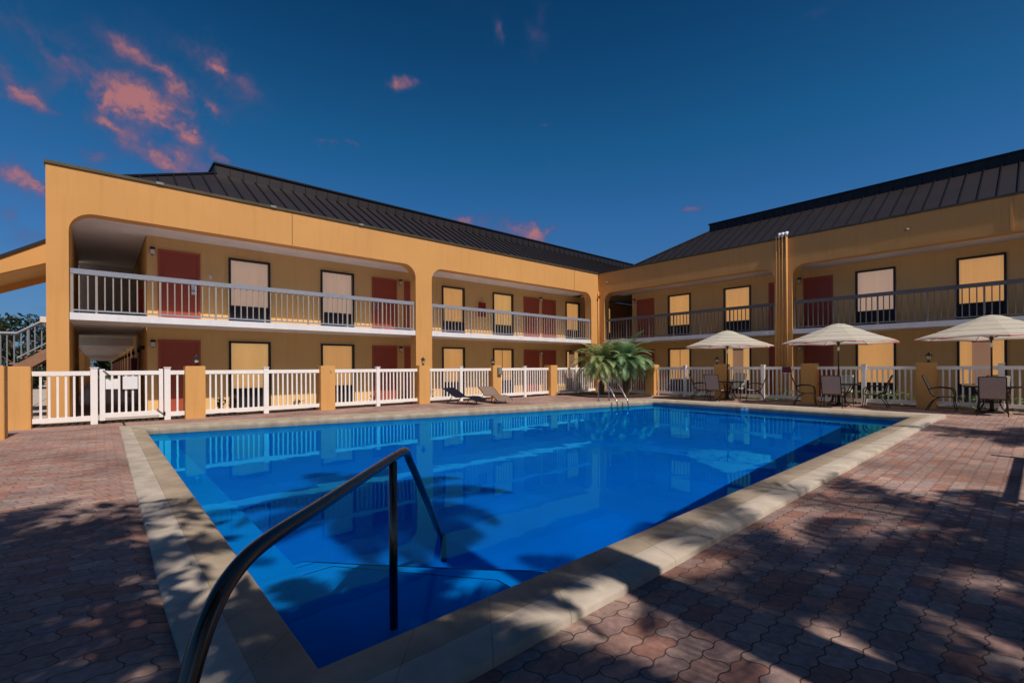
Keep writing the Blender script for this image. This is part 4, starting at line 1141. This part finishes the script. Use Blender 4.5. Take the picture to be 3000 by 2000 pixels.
# the half of the sky round the sun is paler than the half in view
sunw = N.new('ShaderNodeMapRange'); sunw.interpolation_type = 'SMOOTHSTEP'; sunw.inputs[1].default_value = .15; sunw.inputs[2].default_value = .95
L.new(vm('DOT_PRODUCT', dvec, tuple(Vector((-SUN_AZ.x*math.cos(R(SUN_EL)), -SUN_AZ.y*math.cos(R(SUN_EL)), math.sin(R(SUN_EL)))))).outputs['Value'], sunw.inputs[0])
pale = N.new('ShaderNodeMix'); pale.data_type = 'RGBA'; L.new(sunw.outputs[0], pale.inputs[0]); L.new(tint.outputs[0], pale.inputs[6]); pale.inputs[7].default_value = (.24, .28, .34, 1)
mul = N.new('ShaderNodeMix'); mul.data_type = 'RGBA'; mul.blend_type = 'MULTIPLY'; mul.inputs[0].default_value = 1
L.new(sky.outputs[0], mul.inputs[6]); L.new(pale.outputs[2], mul.inputs[7])
# clouds: warped soft blobs in fixed directions, lit pink by the low light
n1 = N.new('ShaderNodeTexNoise'); n1.inputs['Scale'].default_value = 9; n1.inputs['Detail'].default_value = 7; n1.inputs['Roughness'].default_value = .6; L.new(dvec, n1.inputs['Vector'])
wv = vm('SCALE', vm('SUBTRACT', n1.outputs['Color'], (.5, .5, .5)).outputs[0], .11)
d2 = vm('ADD', dvec, wv.outputs[0]).outputs[0]
n2 = N.new('ShaderNodeTexNoise'); n2.inputs['Scale'].default_value = 14; n2.inputs['Detail'].default_value = 9; n2.inputs['Roughness'].default_value = .55; L.new(d2, n2.inputs['Vector'])
tex = N.new('ShaderNodeMapRange'); tex.inputs[1].default_value = .34; tex.inputs[2].default_value = .70; L.new(n2.outputs['Fac'], tex.inputs[0])
# (direction, half width, half height, tilt, strength)
def px(u, v):
    a = (u-1500)/F; e = (1074.5-v)/F
    a, e = a*math.cos(roll)+e*math.sin(roll), -a*math.sin(roll)+e*math.cos(roll)
    return (FW + RT*a + Vector((0, 0, e))).normalized()
CL = [((540, 345), .06, .020, .0, .48), ((480, 380), .055, .010, -.05, .9), ((290, 355), .03, .010, -.6, .55), ((10, 505), .06, .030, -.2, 1.0), ((15, 615), .05, .012, -.1, .75), ((90, 525), .06, .010, -.3, .6),
      ((1180, 240), .035, .012, .25, .9), ((950, 425), .03, .009, -.1, .85), ((1030, 425), .018, .006, -.1, .6), ((1350, 628), .05, .011, -.05, .85), ((1535, 672), .04, .020, -.1, .6), ((1600, 665), .02, .007, 0, .6),
      ((2015, 607), .03, .008, .1, .75), ((1617, 477), .012, .009, 0, .6), ((1560, 120), .02, .05, -.6, .45), ((1455, 105), .015, .02, 0, .5), ((1577, 372), .01, .005, 0, .4),
      ((620, 165), .07, .03, -.35, .42), ((240, 210), .17, .028, -.5, .46), ((80, 250), .05, .012, -.6, .6), ((500, 245), .075, .013, -.55, .6), ((660, 230), .05, .05, -.2, .3), ((480, 485), .05, .02, -.2, .6), ((145, 352), .02, .006, 0, .45),
      ((40, 700), .08, .03, 0, .4), ((680, 480), .04, .01, -.4, .5), ((1350, 15), .07, .02, 0, .25), ((2390, 60), .04, .012, .3, .2), ((150, 925), .02, .02, 0, .4), ((330, 240), .22, .09, -.3, .24), ((1500, 680), .15, .03, -.1, .3), ((275, 452), .015, .008, 0, .5)]
tot = None
for (uv_, hw, hh, tilt, st) in CL:
    c = px(*uv_); e1 = Vector((-c.y, c.x, 0)).normalized()*-1; e2 = c.cross(e1).normalized()
    if e2.z < 0: e2 = -e2
    a1 = e1*math.cos(tilt)+e2*math.sin(tilt); a2 = e2*math.cos(tilt)-e1*math.sin(tilt)
    df = vm('SUBTRACT', d2, tuple(c)).outputs[0]
    x_ = mm('DIVIDE', vm('DOT_PRODUCT', df, tuple(a1)).outputs['Value'], hw); y_ = mm('DIVIDE', vm('DOT_PRODUCT', df, tuple(a2)).outputs['Value'], hh)
    r2 = mm('ADD', mm('MULTIPLY', x_, x_), mm('MULTIPLY', y_, y_))
    g = mm('MULTIPLY', mm('EXPONENT', mm('MULTIPLY', r2, -.9)), st if st > .65 else st*1.3)
    tot = g if tot is None else mm('ADD', tot, g)
dens = mm('MULTIPLY', mm('MINIMUM', tot, 1.15), mm('ADD', mm('MULTIPLY', tex.outputs[0], 1.15), .10))
cl = N.new('ShaderNodeMapRange'); cl.interpolation_type = 'SMOOTHSTEP'; cl.inputs[1].default_value = .04; cl.inputs[2].default_value = 1.02; cl.inputs[4].default_value = .90; L.new(dens, cl.inputs[0])
cc = N.new('ShaderNodeValToRGB'); L.new(cl.outputs[0], cc.inputs[0])
cc.color_ramp.elements[0].color = (.45, .8, 1.9, 1); cc.color_ramp.elements[0].position = 0
cc.color_ramp.elements[1].color = (4.4, 1.7, 1.7, 1); cc.color_ramp.elements[1].position = .88
e = cc.color_ramp.elements.new(.42); e.color = (1.5, .95, 1.85, 1)
e = cc.color_ramp.elements.new(.68); e.color = (2.7, 1.25, 1.75, 1)
mx = N.new('ShaderNodeMix'); mx.data_type = 'RGBA'; L.new(cl.outputs[0], mx.inputs[0]); L.new(mul.outputs[2], mx.inputs[6]); L.new(cc.outputs[0], mx.inputs[7])
L.new(mx.outputs[2], bg.inputs['Color'])

sd = bpy.data.lights.new('sun', 'SUN'); sd.energy = 4.4; sd.angle = R(.55); sd.color = (1.0, .87, .74); sd.cycles.is_caustics_light = True
so = bpy.data.objects.new('sun', sd); C.objects.link(so)
ld = Vector((SUN_AZ.x*math.cos(R(SUN_EL)), SUN_AZ.y*math.cos(R(SUN_EL)), -math.sin(R(SUN_EL))))
so.rotation_mode = 'QUATERNION'; so.rotation_quaternion = ld.to_track_quat('-Z', 'Y'); so.location = (30, -10, 25)

for o in WET: o.cycles.is_caustics_receiver = True
for o in bpy.data.objects:
    if 'worldkids' in o: del o['worldkids']
scene.view_settings.view_transform = 'Standard'; scene.view_settings.look = 'None'
scene.view_settings.exposure = 0.0; scene.view_settings.gamma = 1
scene.cycles.max_bounces = 10; scene.cycles.transparent_max_bounces = 16
